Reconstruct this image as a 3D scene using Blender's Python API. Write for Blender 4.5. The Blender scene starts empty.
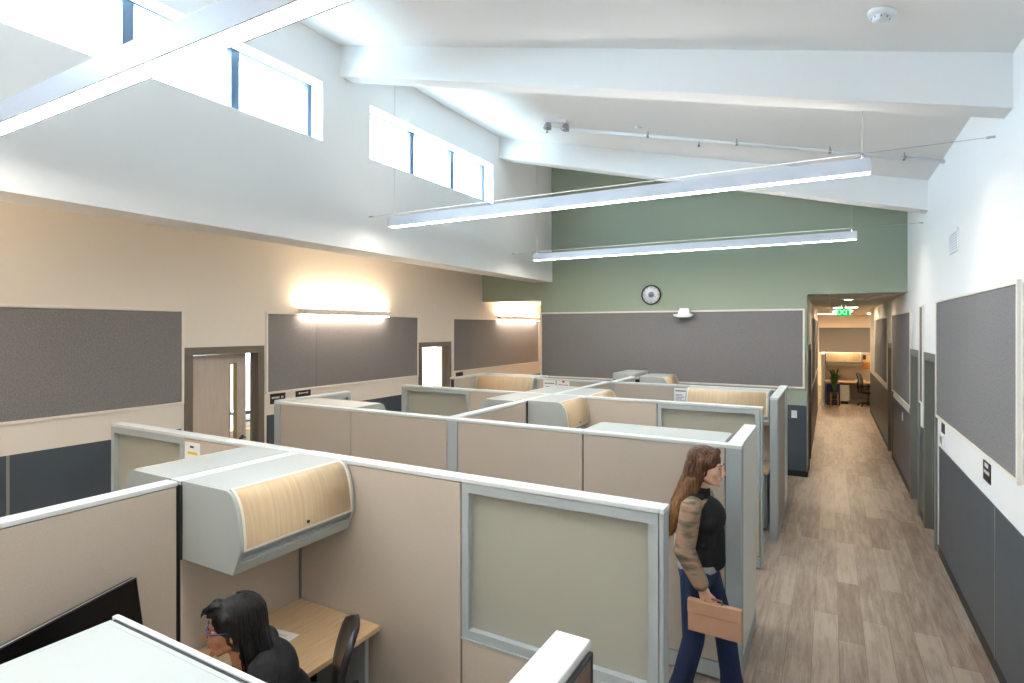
import bpy, bmesh, math, random
from mathutils import Vector, Matrix, Euler
random.seed(7)
SC = bpy.context.scene
COL = SC.collection
R = math.radians

# ------------------------------------------------------------------ camera
cam_d = bpy.data.cameras.new('camera')
cam = bpy.data.objects.new('camera', cam_d)
COL.objects.link(cam)
cam_d.sensor_width = 36.0
cam_d.lens = 566.76 / 1024 * 36
cam_d.shift_y = -(341.5 - 328.27) / 1024
cam_d.clip_start = 0.05
cam.location = (0, 0, 2.5)
cam.rotation_euler = (R(90), 0, R(29.3012))
SC.camera = cam
SC.view_settings.view_transform = 'Standard'
SC.view_settings.look = 'None'
SC.view_settings.gamma = 1
SC.view_settings.use_curve_mapping = False
SC.view_settings.exposure = 1.38
SC.cycles.use_denoising = True
SC.cycles.max_bounces = 8
SC.cycles.diffuse_bounces = 5
SC.cycles.sample_clamp_indirect = 6.0
SC.cycles.caustics_reflective = False
SC.cycles.caustics_refractive = False

# ------------------------------------------------------------------ materials
def lin(c):
    return tuple(((v / 255) / 12.92 if v / 255 <= 0.04045 else ((v / 255 + 0.055) / 1.055) ** 2.4) for v in c) + (1.0,)

MATS = {}
def mat(name, rgb, rough=0.6, metal=0.0, spec=0.5, emit=None, strength=0.0, noise=None, bump=None, trans=0.0, alpha=1.0, coat=0.0):
    if name in MATS:
        return MATS[name]
    m = bpy.data.materials.new(name)
    m.use_nodes = True
    nt = m.node_tree
    b = nt.nodes['Principled BSDF']
    b.inputs['Base Color'].default_value = lin(rgb)
    b.inputs['Roughness'].default_value = rough
    b.inputs['Metallic'].default_value = metal
    b.inputs['Specular IOR Level'].default_value = spec
    b.inputs['Transmission Weight'].default_value = trans
    b.inputs['Alpha'].default_value = alpha
    b.inputs['Coat Weight'].default_value = coat
    if emit:
        b.inputs['Emission Color'].default_value = lin(emit)
        b.inputs['Emission Strength'].default_value = strength
    if noise:      # (scale, amount, stretch)
        sc, amt, st = noise
        tc = nt.nodes.new('ShaderNodeTexCoord')
        mp = nt.nodes.new('ShaderNodeMapping')
        mp.inputs['Scale'].default_value = st
        nz = nt.nodes.new('ShaderNodeTexNoise')
        nz.inputs['Scale'].default_value = sc
        nz.inputs['Detail'].default_value = 5
        rp = nt.nodes.new('ShaderNodeMapRange')
        rp.inputs['From Min'].default_value = 0.3
        rp.inputs['From Max'].default_value = 0.7
        rp.inputs['To Min'].default_value = 1 - amt
        rp.inputs['To Max'].default_value = 1 + amt
        mx = nt.nodes.new('ShaderNodeVectorMath')
        mx.operation = 'SCALE'
        mx.inputs[0].default_value = lin(rgb)[:3]
        nt.links.new(tc.outputs['Object'], mp.inputs['Vector'])
        nt.links.new(mp.outputs['Vector'], nz.inputs['Vector'])
        nt.links.new(nz.outputs['Fac'], rp.inputs['Value'])
        nt.links.new(rp.outputs['Result'], mx.inputs['Scale'])
        nt.links.new(mx.outputs['Vector'], b.inputs['Base Color'])
        if bump:
            bp = nt.nodes.new('ShaderNodeBump')
            bp.inputs['Strength'].default_value = bump
            bp.inputs['Distance'].default_value = 0.002
            nt.links.new(nz.outputs['Fac'], bp.inputs['Height'])
            nt.links.new(bp.outputs['Normal'], b.inputs['Normal'])
    MATS[name] = m
    return m

def wood_mat(name, c1, c2, stretch, scale=9.0, rough=0.45, rot=(0, 0, 0)):
    m = bpy.data.materials.new(name)
    m.use_nodes = True
    nt = m.node_tree
    b = nt.nodes['Principled BSDF']
    b.inputs['Roughness'].default_value = rough
    tc = nt.nodes.new('ShaderNodeTexCoord')
    mp = nt.nodes.new('ShaderNodeMapping')
    mp.inputs['Scale'].default_value = stretch
    mp.inputs['Rotation'].default_value = rot
    nz = nt.nodes.new('ShaderNodeTexNoise')
    nz.inputs['Scale'].default_value = scale
    nz.inputs['Detail'].default_value = 8
    nz.inputs['Roughness'].default_value = 0.65
    cr = nt.nodes.new('ShaderNodeValToRGB')
    cr.color_ramp.elements[0].position = 0.3
    cr.color_ramp.elements[0].color = lin(c1)
    cr.color_ramp.elements[1].position = 0.7
    cr.color_ramp.elements[1].color = lin(c2)
    nt.links.new(tc.outputs['Object'], mp.inputs['Vector'])
    nt.links.new(mp.outputs['Vector'], nz.inputs['Vector'])
    nt.links.new(nz.outputs['Fac'], cr.inputs['Fac'])
    nt.links.new(cr.outputs['Color'], b.inputs['Base Color'])
    MATS[name] = m
    return m

def floor_mat():
    m = bpy.data.materials.new('vinyl_plank')
    m.use_nodes = True
    nt = m.node_tree
    b = nt.nodes['Principled BSDF']
    b.inputs['Roughness'].default_value = 0.42
    tc = nt.nodes.new('ShaderNodeTexCoord')
    mp = nt.nodes.new('ShaderNodeMapping')
    mp.inputs['Rotation'].default_value = (0, 0, R(90))
    br = nt.nodes.new('ShaderNodeTexBrick')
    br.offset = 0.37
    br.inputs['Scale'].default_value = 1.0
    br.inputs['Brick Width'].default_value = 1.2
    br.inputs['Row Height'].default_value = 0.18
    br.inputs['Mortar Size'].default_value = 0.0012
    br.inputs['Mortar'].default_value = lin((84, 72, 62))
    br.inputs['Color1'].default_value = (0, 0, 0, 1)
    br.inputs['Color2'].default_value = (1, 1, 1, 1)
    br.inputs['Bias'].default_value = 0.0
    mp2 = nt.nodes.new('ShaderNodeMapping')
    mp2.inputs['Scale'].default_value = (9, 1.0, 1)
    nz = nt.nodes.new('ShaderNodeTexNoise')
    nz.inputs['Scale'].default_value = 2.4
    nz.inputs['Detail'].default_value = 7
    nz.inputs['Roughness'].default_value = 0.68
    mp3 = nt.nodes.new('ShaderNodeMapping')
    mp3.inputs['Scale'].default_value = (60, 2.0, 1)
    nz2 = nt.nodes.new('ShaderNodeTexNoise')
    nz2.inputs['Scale'].default_value = 2.0
    nz2.inputs['Detail'].default_value = 4
    add = nt.nodes.new('ShaderNodeMath'); add.operation = 'MULTIPLY_ADD'
    add.inputs[1].default_value = 0.30
    add2 = nt.nodes.new('ShaderNodeMath'); add2.operation = 'MULTIPLY_ADD'
    add2.inputs[1].default_value = 0.35
    cr = nt.nodes.new('ShaderNodeValToRGB')
    e = cr.color_ramp.elements
    e[0].position = 0.40; e[0].color = lin((104, 88, 76))
    e[1].position = 1.0; e[1].color = lin((176, 161, 147))
    mid = cr.color_ramp.elements.new(0.7); mid.color = lin((141, 124, 110))
    mixm = nt.nodes.new('ShaderNodeMixRGB')
    mixm.inputs['Color2'].default_value = lin((96, 82, 70))
    L = nt.links.new
    L(tc.outputs['Object'], mp.inputs['Vector']); L(mp.outputs['Vector'], br.inputs['Vector'])
    L(tc.outputs['Object'], mp2.inputs['Vector']); L(mp2.outputs['Vector'], nz.inputs['Vector'])
    L(tc.outputs['Object'], mp3.inputs['Vector']); L(mp3.outputs['Vector'], nz2.inputs['Vector'])
    L(br.outputs['Color'], add.inputs[0]); L(nz.outputs['Fac'], add.inputs[2])
    L(nz2.outputs['Fac'], add2.inputs[0]); L(add.outputs['Value'], add2.inputs[2])
    L(add2.outputs['Value'], cr.inputs['Fac'])
    L(cr.outputs['Color'], mixm.inputs['Color1']); L(br.outputs['Fac'], mixm.inputs['Fac'])
    L(mixm.outputs['Color'], b.inputs['Base Color'])
    MATS['floor'] = m
    return m

M_WHITE = mat('white_paint', (240, 240, 238), 0.85, spec=0.2)
M_CREAM = mat('cream_paint', (236, 228, 216), 0.85, spec=0.2)
M_CEIL = mat('ceiling_paint', (240, 240, 238), 0.9, spec=0.1)
M_GREEN = mat('sage_paint', (158, 170, 152), 0.85, spec=0.2)
M_TACK = mat('tackboard_fabric', (131, 129, 130), 0.95, spec=0.05, noise=(70, 0.16, (1, 1, 1)))
M_TRIM = mat('board_trim', (238, 232, 222), 0.5)
M_SLATE = mat('slate_wainscot', (72, 83, 92), 0.38, noise=(3, 0.06, (1, 1, 1)))
M_BASE = mat('black_vinyl_base', (30, 31, 33), 0.5)
M_REVEAL = mat('reveal_metal', (150, 150, 145), 0.4, metal=0.3)
M_DOORFR = mat('door_frame_paint', (112, 104, 92), 0.5)
M_FLOOR = floor_mat()
M_FAB = mat('panel_fabric', (190, 179, 166), 0.95, spec=0.05, noise=(160, 0.05, (1, 1, 1)), bump=0.15)
M_GREY = mat('panel_frame_grey', (170, 179, 181), 0.42)
M_CAP = mat('panel_cap', (212, 217, 217), 0.42)
M_BINW = mat('bin_metal', (176, 182, 180), 0.42)
M_DARK = mat('joint_dark', (36, 37, 38), 0.7)
M_LAM = mat('white_laminate', (238, 239, 230), 0.35)
M_MAPLE = wood_mat('maple_laminate', (205, 178, 140), (224, 200, 165), (22, 1.1, 1.1), 3.0)
M_DESK = wood_mat('desk_laminate', (196, 164, 124), (216, 188, 150), (14, 1.2, 14), 4.0)
M_DOORW = wood_mat('door_veneer', (196, 180, 164), (212, 198, 184), (12, 12, 0.8), 4.0)
M_EDGE = mat('pale_edge_band', (226, 218, 206), 0.5)
M_WFR = mat('window_frame_blue', (92, 112, 134), 0.4, metal=0.2)
M_LAMPB = mat('pendant_body', (226, 230, 240), 0.4)
M_LAMPW = mat('wall_lamp_body', (244, 238, 230), 0.6)
M_CABLE = mat('steel_cable', (190, 190, 190), 0.35, metal=0.6)
M_BLACK = mat('black_plastic', (18, 18, 20), 0.35)
M_LEATH = mat('black_leather', (22, 23, 26), 0.32)
M_PAPER = mat('paper', (240, 240, 240), 0.7)
M_INK = mat('ink', (60, 62, 70), 0.7)
M_RED = mat('red_print', (200, 40, 36), 0.7)
M_YEL = mat('yellow_print', (226, 206, 60), 0.7)
M_SCREEN = mat('dark_screen', (8, 8, 9), 0.25, spec=0.3)
M_PLAST = mat('white_plastic', (236, 238, 240), 0.4)
M_CHROME = mat('chrome', (190, 190, 190), 0.2, metal=1.0)
M_SIGN = mat('dark_plaque', (44, 32, 34), 0.4)
M_TILE = mat('ceiling_tile', (226, 216, 200), 0.95, spec=0.05, noise=(120, 0.05, (1, 1, 1)))

def glass_mat():
    m = bpy.data.materials.new('clear_glass'); m.use_nodes = True
    nt = m.node_tree; nt.nodes.clear()
    o = nt.nodes.new('ShaderNodeOutputMaterial'); t = nt.nodes.new('ShaderNodeBsdfTransparent')
    g = nt.nodes.new('ShaderNodeBsdfGlossy'); mx = nt.nodes.new('ShaderNodeMixShader')
    g.inputs['Roughness'].default_value = 0.05
    t.inputs['Color'].default_value = (0.96, 0.98, 0.98, 1)
    mx.inputs['Fac'].default_value = 0.06
    nt.links.new(t.outputs[0], mx.inputs[1]); nt.links.new(g.outputs[0], mx.inputs[2]); nt.links.new(mx.outputs[0], o.inputs[0])
    return m
M_GLASS = glass_mat()
def frosted_mat():
    m = bpy.data.materials.new('frosted_glass'); m.use_nodes = True
    nt = m.node_tree; nt.nodes.clear()
    o = nt.nodes.new('ShaderNodeOutputMaterial')
    d = nt.nodes.new('ShaderNodeBsdfDiffuse'); d.inputs['Color'].default_value = lin((197, 196, 185))
    tr = nt.nodes.new('ShaderNodeBsdfTranslucent'); tr.inputs['Color'].default_value = lin((224, 223, 211))
    g = nt.nodes.new('ShaderNodeBsdfGlossy'); g.inputs['Roughness'].default_value = 0.22
    m1 = nt.nodes.new('ShaderNodeMixShader'); m1.inputs['Fac'].default_value = 0.5
    m2 = nt.nodes.new('ShaderNodeMixShader'); m2.inputs['Fac'].default_value = 0.08
    nt.links.new(d.outputs[0], m1.inputs[1]); nt.links.new(tr.outputs[0], m1.inputs[2])
    nt.links.new(m1.outputs[0], m2.inputs[1]); nt.links.new(g.outputs[0], m2.inputs[2]); nt.links.new(m2.outputs[0], o.inputs[0])
    return m
M_FROST = frosted_mat()

def emis(name, rgb, s):
    return mat(name, rgb, 0.5, emit=rgb, strength=s)
M_LED = emis('led_lens', (255, 248, 238), 20.0)
M_LEDUP = emis('led_uplight', (255, 250, 244), 4.5)
M_WARM = emis('wall_lamp_lens', (255, 230, 200), 38.0)
M_WARMD = emis('wall_lamp_lower_lens', (255, 234, 212), 16.0)
M_TROF = emis('troffer_lens', (255, 228, 190), 14.0)
M_EXIT = emis('exit_green', (20, 200, 90), .28)
M_EXITW = emis('exit_letter', (150, 255, 190), 1.0)

# ------------------------------------------------------------------ mesh helpers
class MB:
    def __init__(s): s.v, s.f, s.m, s.sm = [], [], [], []
    def box(s, x0, y0, z0, x1, y1, z1, mi=0):
        if x0 > x1: x0, x1 = x1, x0
        if y0 > y1: y0, y1 = y1, y0
        if z0 > z1: z0, z1 = z1, z0
        n = len(s.v)
        s.v += [(x0, y0, z0), (x1, y0, z0), (x1, y1, z0), (x0, y1, z0), (x0, y0, z1), (x1, y0, z1), (x1, y1, z1), (x0, y1, z1)]
        for f in ((0, 3, 2, 1), (4, 5, 6, 7), (0, 1, 5, 4), (1, 2, 6, 5), (2, 3, 7, 6), (3, 0, 4, 7)):
            s.f.append(tuple(n + i for i in f)); s.m.append(mi); s.sm.append(False)
        return s
    def hexa(s, pts, mi=0):       # 8 points ordered as in box
        n = len(s.v); s.v += [tuple(p) for p in pts]
        for f in ((0, 3, 2, 1), (4, 5, 6, 7), (0, 1, 5, 4), (1, 2, 6, 5), (2, 3, 7, 6), (3, 0, 4, 7)):
            s.f.append(tuple(n + i for i in f)); s.m.append(mi); s.sm.append(False)
        return s
    def prism(s, prof, a, b, axis='x', mi=0, smooth=False):
        """prof: closed 2-D outline in the plane across AXIS; extruded from a to b"""
        def P(p, t):
            return (t, p[0], p[1]) if axis == 'x' else (p[0], t, p[1]) if axis == 'y' else (p[0], p[1], t)
        n = len(s.v); k = len(prof)
        s.v += [P(p, a) for p in prof] + [P(p, b) for p in prof]
        for i in range(k):
            j = (i + 1) % k
            s.f.append((n + i, n + j, n + k + j, n + k + i)); s.m.append(mi); s.sm.append(smooth)
        s.f.append(tuple(n + i for i in range(k))[::-1]); s.m.append(mi); s.sm.append(False)
        s.f.append(tuple(n + k + i for i in range(k))); s.m.append(mi); s.sm.append(False)
        return s
    def tube(s, pts, r, mi=0, seg=10, caps=True):
        pts = [Vector(p) for p in pts]; n0 = len(s.v)
        rs = r if isinstance(r, (list, tuple)) else [r] * len(pts)
        up = None
        for i, p in enumerate(pts):
            d = (pts[min(i + 1, len(pts) - 1)] - pts[max(i - 1, 0)]).normalized()
            if up is None:
                up = d.orthogonal().normalized()
            up = (up - d * up.dot(d)).normalized()
            w = d.cross(up)
            for k in range(seg):
                a = 2 * math.pi * k / seg
                s.v.append(tuple(p + (up * math.cos(a) + w * math.sin(a)) * rs[i]))
        for i in range(len(pts) - 1):
            for k in range(seg):
                a, b2 = n0 + i * seg + k, n0 + i * seg + (k + 1) % seg
                s.f.append((a, b2, b2 + seg, a + seg)); s.m.append(mi); s.sm.append(True)
        if caps:
            s.f.append(tuple(n0 + k for k in range(seg))[::-1]); s.m.append(mi); s.sm.append(False)
            s.f.append(tuple(n0 + (len(pts) - 1) * seg + k for k in range(seg))); s.m.append(mi); s.sm.append(False)
        return s
    def lathe(s, prof, c=(0, 0, 0), axis='z', seg=32, mi=0):
        """prof: (radius, height) list, turned about AXIS through c"""
        n0 = len(s.v)
        for (r, h) in prof:
            for k in range(seg):
                a = 2 * math.pi * k / seg
                p = (r * math.cos(a), r * math.sin(a), h)
                if axis == 'y': p = (p[0], p[2], p[1])
                if axis == 'x': p = (p[2], p[0], p[1])
                s.v.append((c[0] + p[0], c[1] + p[1], c[2] + p[2]))
        for i in range(len(prof) - 1):
            for k in range(seg):
                a, b2 = n0 + i * seg + k, n0 + i * seg + (k + 1) % seg
                s.f.append((a, b2, b2 + seg, a + seg)); s.m.append(mi); s.sm.append(True)
        for i, rev in ((0, True), (len(prof) - 1, False)):
            if prof[i][0] > 1e-5:
                f = tuple(n0 + i * seg + k for k in range(seg))
                s.f.append(f[::-1] if rev else f); s.m.append(mi); s.sm.append(False)
        return s
    def ell(s, c, rad, rot=None, mi=0, seg=20, rings=14):
        n0 = len(s.v); c = Vector(c)
        Rm = rot if rot is not None else Matrix.Identity(3)
        for i in range(rings + 1):
            t = math.pi * i / rings
            for k in range(seg):
                a = 2 * math.pi * k / seg
                s.v.append(tuple(c + Rm @ Vector((rad[0] * math.sin(t) * math.cos(a), rad[1] * math.sin(t) * math.sin(a), rad[2] * math.cos(t)))))
        for i in range(rings):
            for k in range(seg):
                a, b2 = n0 + i * seg + k, n0 + i * seg + (k + 1) % seg
                s.f.append((a, a + seg, b2 + seg, b2)); s.m.append(mi); s.sm.append(True)
        return s
    def cap(s, p0, p1, r0, r1, mi=0, seg=16, flat=None):
        """tapered capsule"""
        p0, p1 = Vector(p0), Vector(p1)
        d = (p1 - p0); L = d.length; d.normalize()
        pts, rs = [], []
        for t in range(5, 0, -1):
            a = t / 5 * math.pi / 2; pts.append(p0 - d * r0 * math.sin(a)); rs.append(max(r0 * math.cos(a), 1e-4))
        for t in range(0, 5):
            u = t / 4; pts.append(p0 + d * L * u); rs.append(r0 + (r1 - r0) * u)
        for t in range(1, 6):
            a = t / 5 * math.pi / 2; pts.append(p1 + d * r1 * math.sin(a)); rs.append(max(r1 * math.cos(a), 1e-4))
        return s.tube(pts, rs, mi, seg)
    def mesh(s, name, mats, off=(0, 0, 0), bevel=0):
        me = bpy.data.meshes.new(name)
        o = Vector(off)
        me.from_pydata([tuple(Vector(v) - o) for v in s.v], [], s.f)
        if not isinstance(mats, (list, tuple)): mats = [mats]
        for m in mats: me.materials.append(m)
        for p, mi, sm in zip(me.polygons, s.m, s.sm):
            p.material_index = mi; p.use_smooth = sm
        bm = bmesh.new(); bm.from_mesh(me)
        bmesh.ops.remove_doubles(bm, verts=bm.verts, dist=1e-6) if bevel == 0 and any(s.sm) else None
        bmesh.ops.recalc_face_normals(bm, faces=bm.faces)
        if bevel:
            ed = [e for e in bm.edges if len(e.link_faces) == 2 and e.calc_face_angle(0) > 0.6]
            bmesh.ops.bevel(bm, geom=ed, offset=bevel, segments=2, affect='EDGES', profile=0.5, clamp_overlap=True)
        bm.to_mesh(me); bm.free()
        return me
    def build(s, name, mats, parent=None, bevel=0):
        """vertices are in the parent's own space (world space when there is no parent)"""
        if parent is None:
            xs = [v[0] for v in s.v]; ys = [v[1] for v in s.v]; zs = [v[2] for v in s.v]
            off = ((min(xs) + max(xs)) / 2, (min(ys) + max(ys)) / 2, min(zs))
        else:
            off = (0, 0, 0)
        o = bpy.data.objects.new(name, s.mesh(name, mats, off, bevel))
        COL.objects.link(o)
        if parent is None: o.location = off
        else: o.parent = parent
        return o

def props(o, label=None, cat=None, group=None, kind=None):
    if label: o['label'] = label
    if cat: o['category'] = cat
    if group: o['group'] = group
    if kind: o['kind'] = kind
    return o
def thing(name, label, cat, loc=(0, 0, 0), rz=0, group=None):
    o = bpy.data.objects.new(name, None); COL.objects.link(o)
    o.empty_display_size = 0.1
    o.location = loc; o.rotation_euler = (0, 0, rz)
    return props(o, label, cat, group)
def struct(name, mb, mats, parent=None, label=None, bevel=0):
    o = mb.build(name, mats, parent, bevel)
    if parent is None: props(o, label, None, None, 'structure')
    return o
def sthing(name, loc=(0, 0, 0), label=None):
    o = bpy.data.objects.new(name, None); COL.objects.link(o); o.location = loc
    return props(o, label, None, None, 'structure')
def dup(root, loc, rz, label, group=None):
    r = root.copy(); COL.objects.link(r); r.location = loc; r.rotation_euler = (0, 0, rz); r['label'] = label
    if group: r['group'] = group
    for ch in list(root.children):
        c = ch.copy(); COL.objects.link(c); c.parent = r
        for g in list(ch.children):
            d = g.copy(); COL.objects.link(d); d.parent = c
    return r

# ------------------------------------------------------------------ dimensions
XR, XL, YB, XS = 1.051, -6.765, 10.705, -5.064
YF = -3.2                                   # wall behind the camera
def ceil_z(x): return 5.85 - 0.2518 * (x + 5.064)

# ================================================================== THE SETTING
struct('floor', MB().box(-10.2, YF - 0.2, -0.1, 4.2, 28.3, 0.0), M_FLOOR)

# sloped main ceiling
c = MB()
xa, xb = XS - 0.3, XR + 0.2
c.hexa([(xa, YF - .2, ceil_z(xa)), (xb, YF - .2, ceil_z(xb)), (xb, YB + .2, ceil_z(xb)), (xa, YB + .2, ceil_z(xa)),
        (xa, YF - .2, ceil_z(xa) + .15), (xb, YF - .2, ceil_z(xb) + .15), (xb, YB + .2, ceil_z(xb) + .15), (xa, YB + .2, ceil_z(xa) + .15)])
struct('ceiling', c, M_CEIL)
struct('ceiling', MB().box(XL - .1, YF - .2, 4.0, XS - .2, YB + .3, 4.1), M_CEIL)     # low ceiling by the left wall
# ceiling beams
for y0, y1 in ((1.28, 1.50), (4.86, 5.08), (8.56, 8.79)):
    b = MB(); d = 0.362
    b.hexa([(XS, y0, ceil_z(XS) - d), (XR, y0, ceil_z(XR) - d), (XR, y1, ceil_z(XR) - d), (XS, y1, ceil_z(XS) - d),
            (XS, y0, ceil_z(XS)), (XR, y0, ceil_z(XR)), (XR, y1, ceil_z(XR)), (XS, y1, ceil_z(XS))])
    struct('ceiling_beam', b, M_WHITE)

# clerestory wall with window openings
def wall_x(name, x0, x1, ya, yb, z0, z1, ops, m, **k):
    """wall in the y-z plane, thickness x0..x1, with openings (y0, y1, z0, z1)"""
    w = MB(); y = ya
    for (o0, o1, oz0, oz1) in sorted(ops):
        if o0 > y: w.box(x0, y, z0, x1, o0, z1)
        if oz0 > z0: w.box(x0, o0, z0, x1, o1, oz0)
        if oz1 < z1: w.box(x0, o0, oz1, x1, o1, z1)
        y = o1
    if y < yb: w.box(x0, y, z0, x1, yb, z1)
    return struct(name, w, m, **k)
WZ0, WZ1 = 4.645, 5.32
wins = [(-1.2, 4.595), (5.367, 8.355)]
wall_x('wall_clerestory', XS - .36, XS, YF, YB + .1, 4.05, 5.98, [(a, b, WZ0, WZ1) for a, b in wins], M_WHITE)
struct('wall_soffit', MB().box(XS - .40, YF, 3.46, XS + .02, YB - .002, 4.05), M_WHITE)
mull = [[3.635, 2.63, 1.625, .62, -.385], [7.416, 6.42]]
for i, (a, b) in enumerate(wins):
    t = sthing('window_%d' % (i + 1), (XS - .22, a, WZ0), 'strip of clerestory window high in the white wall')
    f = MB(); Y = lambda y: y - a
    H_ = WZ1 - WZ0
    f.box(-.03, Y(a), 0, .03, Y(b), .012); f.box(-.03, Y(a), H_ - .012, .03, Y(b), H_)
    f.box(-.03, Y(a), 0, .03, Y(a) + .04, H_); f.box(-.03, Y(b) - .05, 0, .03, Y(b), H_)
    ms = mull[i]
    for y in ms:
        if b - y > .5: f.box(-.03, Y(y) - .045, 0, .03, Y(y) + .045, H_)
    f.build('window_frame', M_WFR, t)
    MB().box(-.004, Y(a) + .03, .03, .004, Y(b) - .03, H_ - .03).build('glass_pane', M_GLASS, t)

# left wall
left_doors = [(4.06, 5.05), (8.50, 9.44)]
wall_x('wall_left', XL - .15, XL, YF, 13.7, 0, 4.0, [(4.06, 5.05, 0, 2.215), (8.50, 9.44, 0, 2.18)], M_CREAM)
# right wall, with door openings
rdoors = [(7.915, 8.755), (9.30, 10.15), (13.04, 13.88)]
wall_x('wall_right', XR, XR + .15, YF, 20.0, 0, 4.45, [(a, b, 0, 2.15) for a, b in rdoors], M_WHITE)
struct('wall_behind', MB().box(XL - .1, YF - .15, 0, XR + .15, YF, 6.0), M_WHITE)
# green back wall: passage at the right, low opening at the left, sloped top
gb = MB()
def ysl(x0, x1, z0, top=True, z1=None):
    a0, a1 = (ceil_z(x0), ceil_z(x1)) if top else (z1, z1)
    gb.hexa([(x0, YB, z0), (x1, YB, z0), (x1, YB + .15, z0), (x0, YB + .15, z0), (x0, YB, a0), (x1, YB, a1), (x1, YB + .15, a1), (x0, YB + .15, a0)])
ysl(XL, XS - .36, 3.085, False, 4.0)
ysl(XS - .36, -5.31, 3.085)
ysl(-5.31, -.335, 0)
ysl(-.335, XR, 3.065)
struct('wall_back', gb, M_GREEN)
# corridor
wall_x('wall_corridor', -.48, -.335, YB + .15, 20.0, 0, 3.06, [(11.35, 12.3, 0, 2.15)], M_CREAM)
struct('ceiling', MB().box(-.48, YB + .15, 3.06, XR + .15, 20.0, 3.16), M_TILE)
# alcove beyond the green wall
struct('wall_alcove', MB().box(XL, 13.7, 0, -5.0, 13.85, 3.56).box(-5.31, YB + .15, 0, -5.16, 13.7, 3.56), M_CREAM)
struct('ceiling', MB().box(XL, YB + .15, 3.12, -5.16, 13.7, 3.22), M_CREAM)
# far room
fr = MB()
fr.box(-4.2, 28.0, 0, 4.2, 28.15, 3.06).box(-4.2, 20.0, 0, -.335, 20.12, 3.06).box(XR, 20.0, 0, 4.2, 20.12, 3.06).box(-4.3, 20, 0, -4.15, 28, 3.06).box(4.1, 20, 0, 4.25, 28, 3.06)
struct('wall_far', fr, M_CREAM)
fc = MB().box(-4.2, 20.0, 3.06, 4.2, 28.1, 3.16)
struct('ceiling', fc, M_TILE)
# ceiling grid of the corridor and the far room
g = MB()
for k in range(26):
    y = YB + .5 + k * .61
    w0, w1 = (-.335, XR) if y < 20 else (-4.1, 4.1)
    g.box(w0, y, 3.052, w1, y + .022, 3.0605)
for x in (-.02, .59): g.box(x, YB + .15, 3.052, x + .022, 20, 3.0605)
for k in range(13):
    x = -3.6 + k * .61; g.box(x, 20.12, 3.052, x + .022, 28, 3.0605)
struct('trim_1', g, M_TRIM, label='suspended ceiling grid')

# offices beyond the left wall
ow = MB()
ow.box(-9.95, 3.0, 0, -9.8, 14.0, .85).box(-9.95, 3.0, 2.5, -9.8, 14.0, 3.0).box(-9.95, 3.0, .85, -9.8, 5.2, 2.5).box(-9.95, 8.2, .85, -9.8, 10.6, 2.5).box(-9.95, 13.2, .85, -9.8, 14, 2.5)
ow.box(-9.8, 2.85, 0, XL - .15, 3.0, 3.0).box(-9.8, 8.0, 0, XL - .15, 8.1, 3.0).box(-9.8, 14.0, 0, XL - .15, 14.15, 3.0)
struct('wall_office', ow, M_CREAM)
struct('ceiling', MB().box(-9.95, 2.85, 3.0, XL - .15, 14.15, 3.1), M_CEIL)
for n, (a, b) in ((3, (5.2, 8.2)), (4, (10.6, 13.2))):
    t = sthing('window_%d' % n, (-9.87, a, .85), 'daylit office window with a pale roller blind')
    f = MB(); w = b - a
    f.box(-.03, 0, 0, .03, w, .05).box(-.03, 0, 1.6, .03, w, 1.65).box(-.03, 0, 0, .03, .05, 1.65).box(-.03, w - .05, 0, .03, w, 1.65).box(-.03, w / 2 - .025, 0, .03, w / 2 + .025, 1.65)
    f.build('window_frame', M_WHITE, t)
    MB().box(-.004, .04, .04, .004, w - .04, 1.6).build('glass_pane', M_GLASS, t)

# baseboards
for nm, bx in (('right', [(XR - .008, YF, XR, 7.80), (XR - .008, 8.86, XR, 9.20), (XR - .008, 10.25, XR, 12.94), (XR - .008, 13.98, XR, 20)]),
               ('left', [(XL, YF, XL + .008, 3.96), (XL, 5.15, XL + .008, 8.4), (XL, 9.54, XL + .008, 13.7)]),
               ('back', [(-5.31, YB - .008, -.335, YB), (-.343, YB - .008, -.327, YB + .14)]),
               ('corridor', [(-.335, YB + .15, -.327, 11.27), (-.335, 12.38, -.327, 20)])):
    b = MB()
    for (x0, y0, x1, y1) in bx: b.box(x0, y0, 0, x1, y1, .10)
    struct('baseboard_' + nm, b, M_BASE)

# wainscot
def wains(n, boxes, reveals, label):
    w = MB(); 
    for b_ in boxes: w.box(*b_)
    o = struct('trim_%d' % n, w, M_SLATE, label=label)
    if reveals:
        r = MB()
        for b_ in reveals: r.box(*b_)
        struct('trim_%d' % (n + 1), r, M_REVEAL, label='thin metal strip between wainscot sheets')
wains(2, [(XR - .006, a, .1, XR, b, 1.205) for a, b in ((YF, 7.715), (8.86, 9.20), (10.25, 12.94), (13.98, 20))],
      [(XR - .009, 5.30, .1, XR, 5.318, 1.205), (XR - .009, 2.86, .1, XR, 2.878, 1.205), (XR - .010, 7.712, 0, XR, 7.724, 1.205)], 'dark slate wainscot along the right wall')
wains(4, [(XL, a, .1, XL + .006, b, 1.30) for a, b in ((YF, 3.97), (5.15, 8.4), (9.54, 13.7))],
      [(XL, 2.32, .1, XL + .009, 2.345, 1.30), (XL, -.1, .1, XL + .009, -.075, 1.30)], 'dark slate wainscot along the left wall')
wains(6, [(-5.31, YB - .006, .1, -.337, YB, 1.20)], [(-.345, YB - .009, .1, -.333, YB, 1.2), (-2.8, YB - .009, .1, -2.79, YB, 1.2)], 'dark slate wainscot on the green wall')
wains(8, [(-.335, a, .1, -.329, b, 1.205) for a, b in ((12.38, 20),)], None, 'dark wainscot in the corridor')

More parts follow.
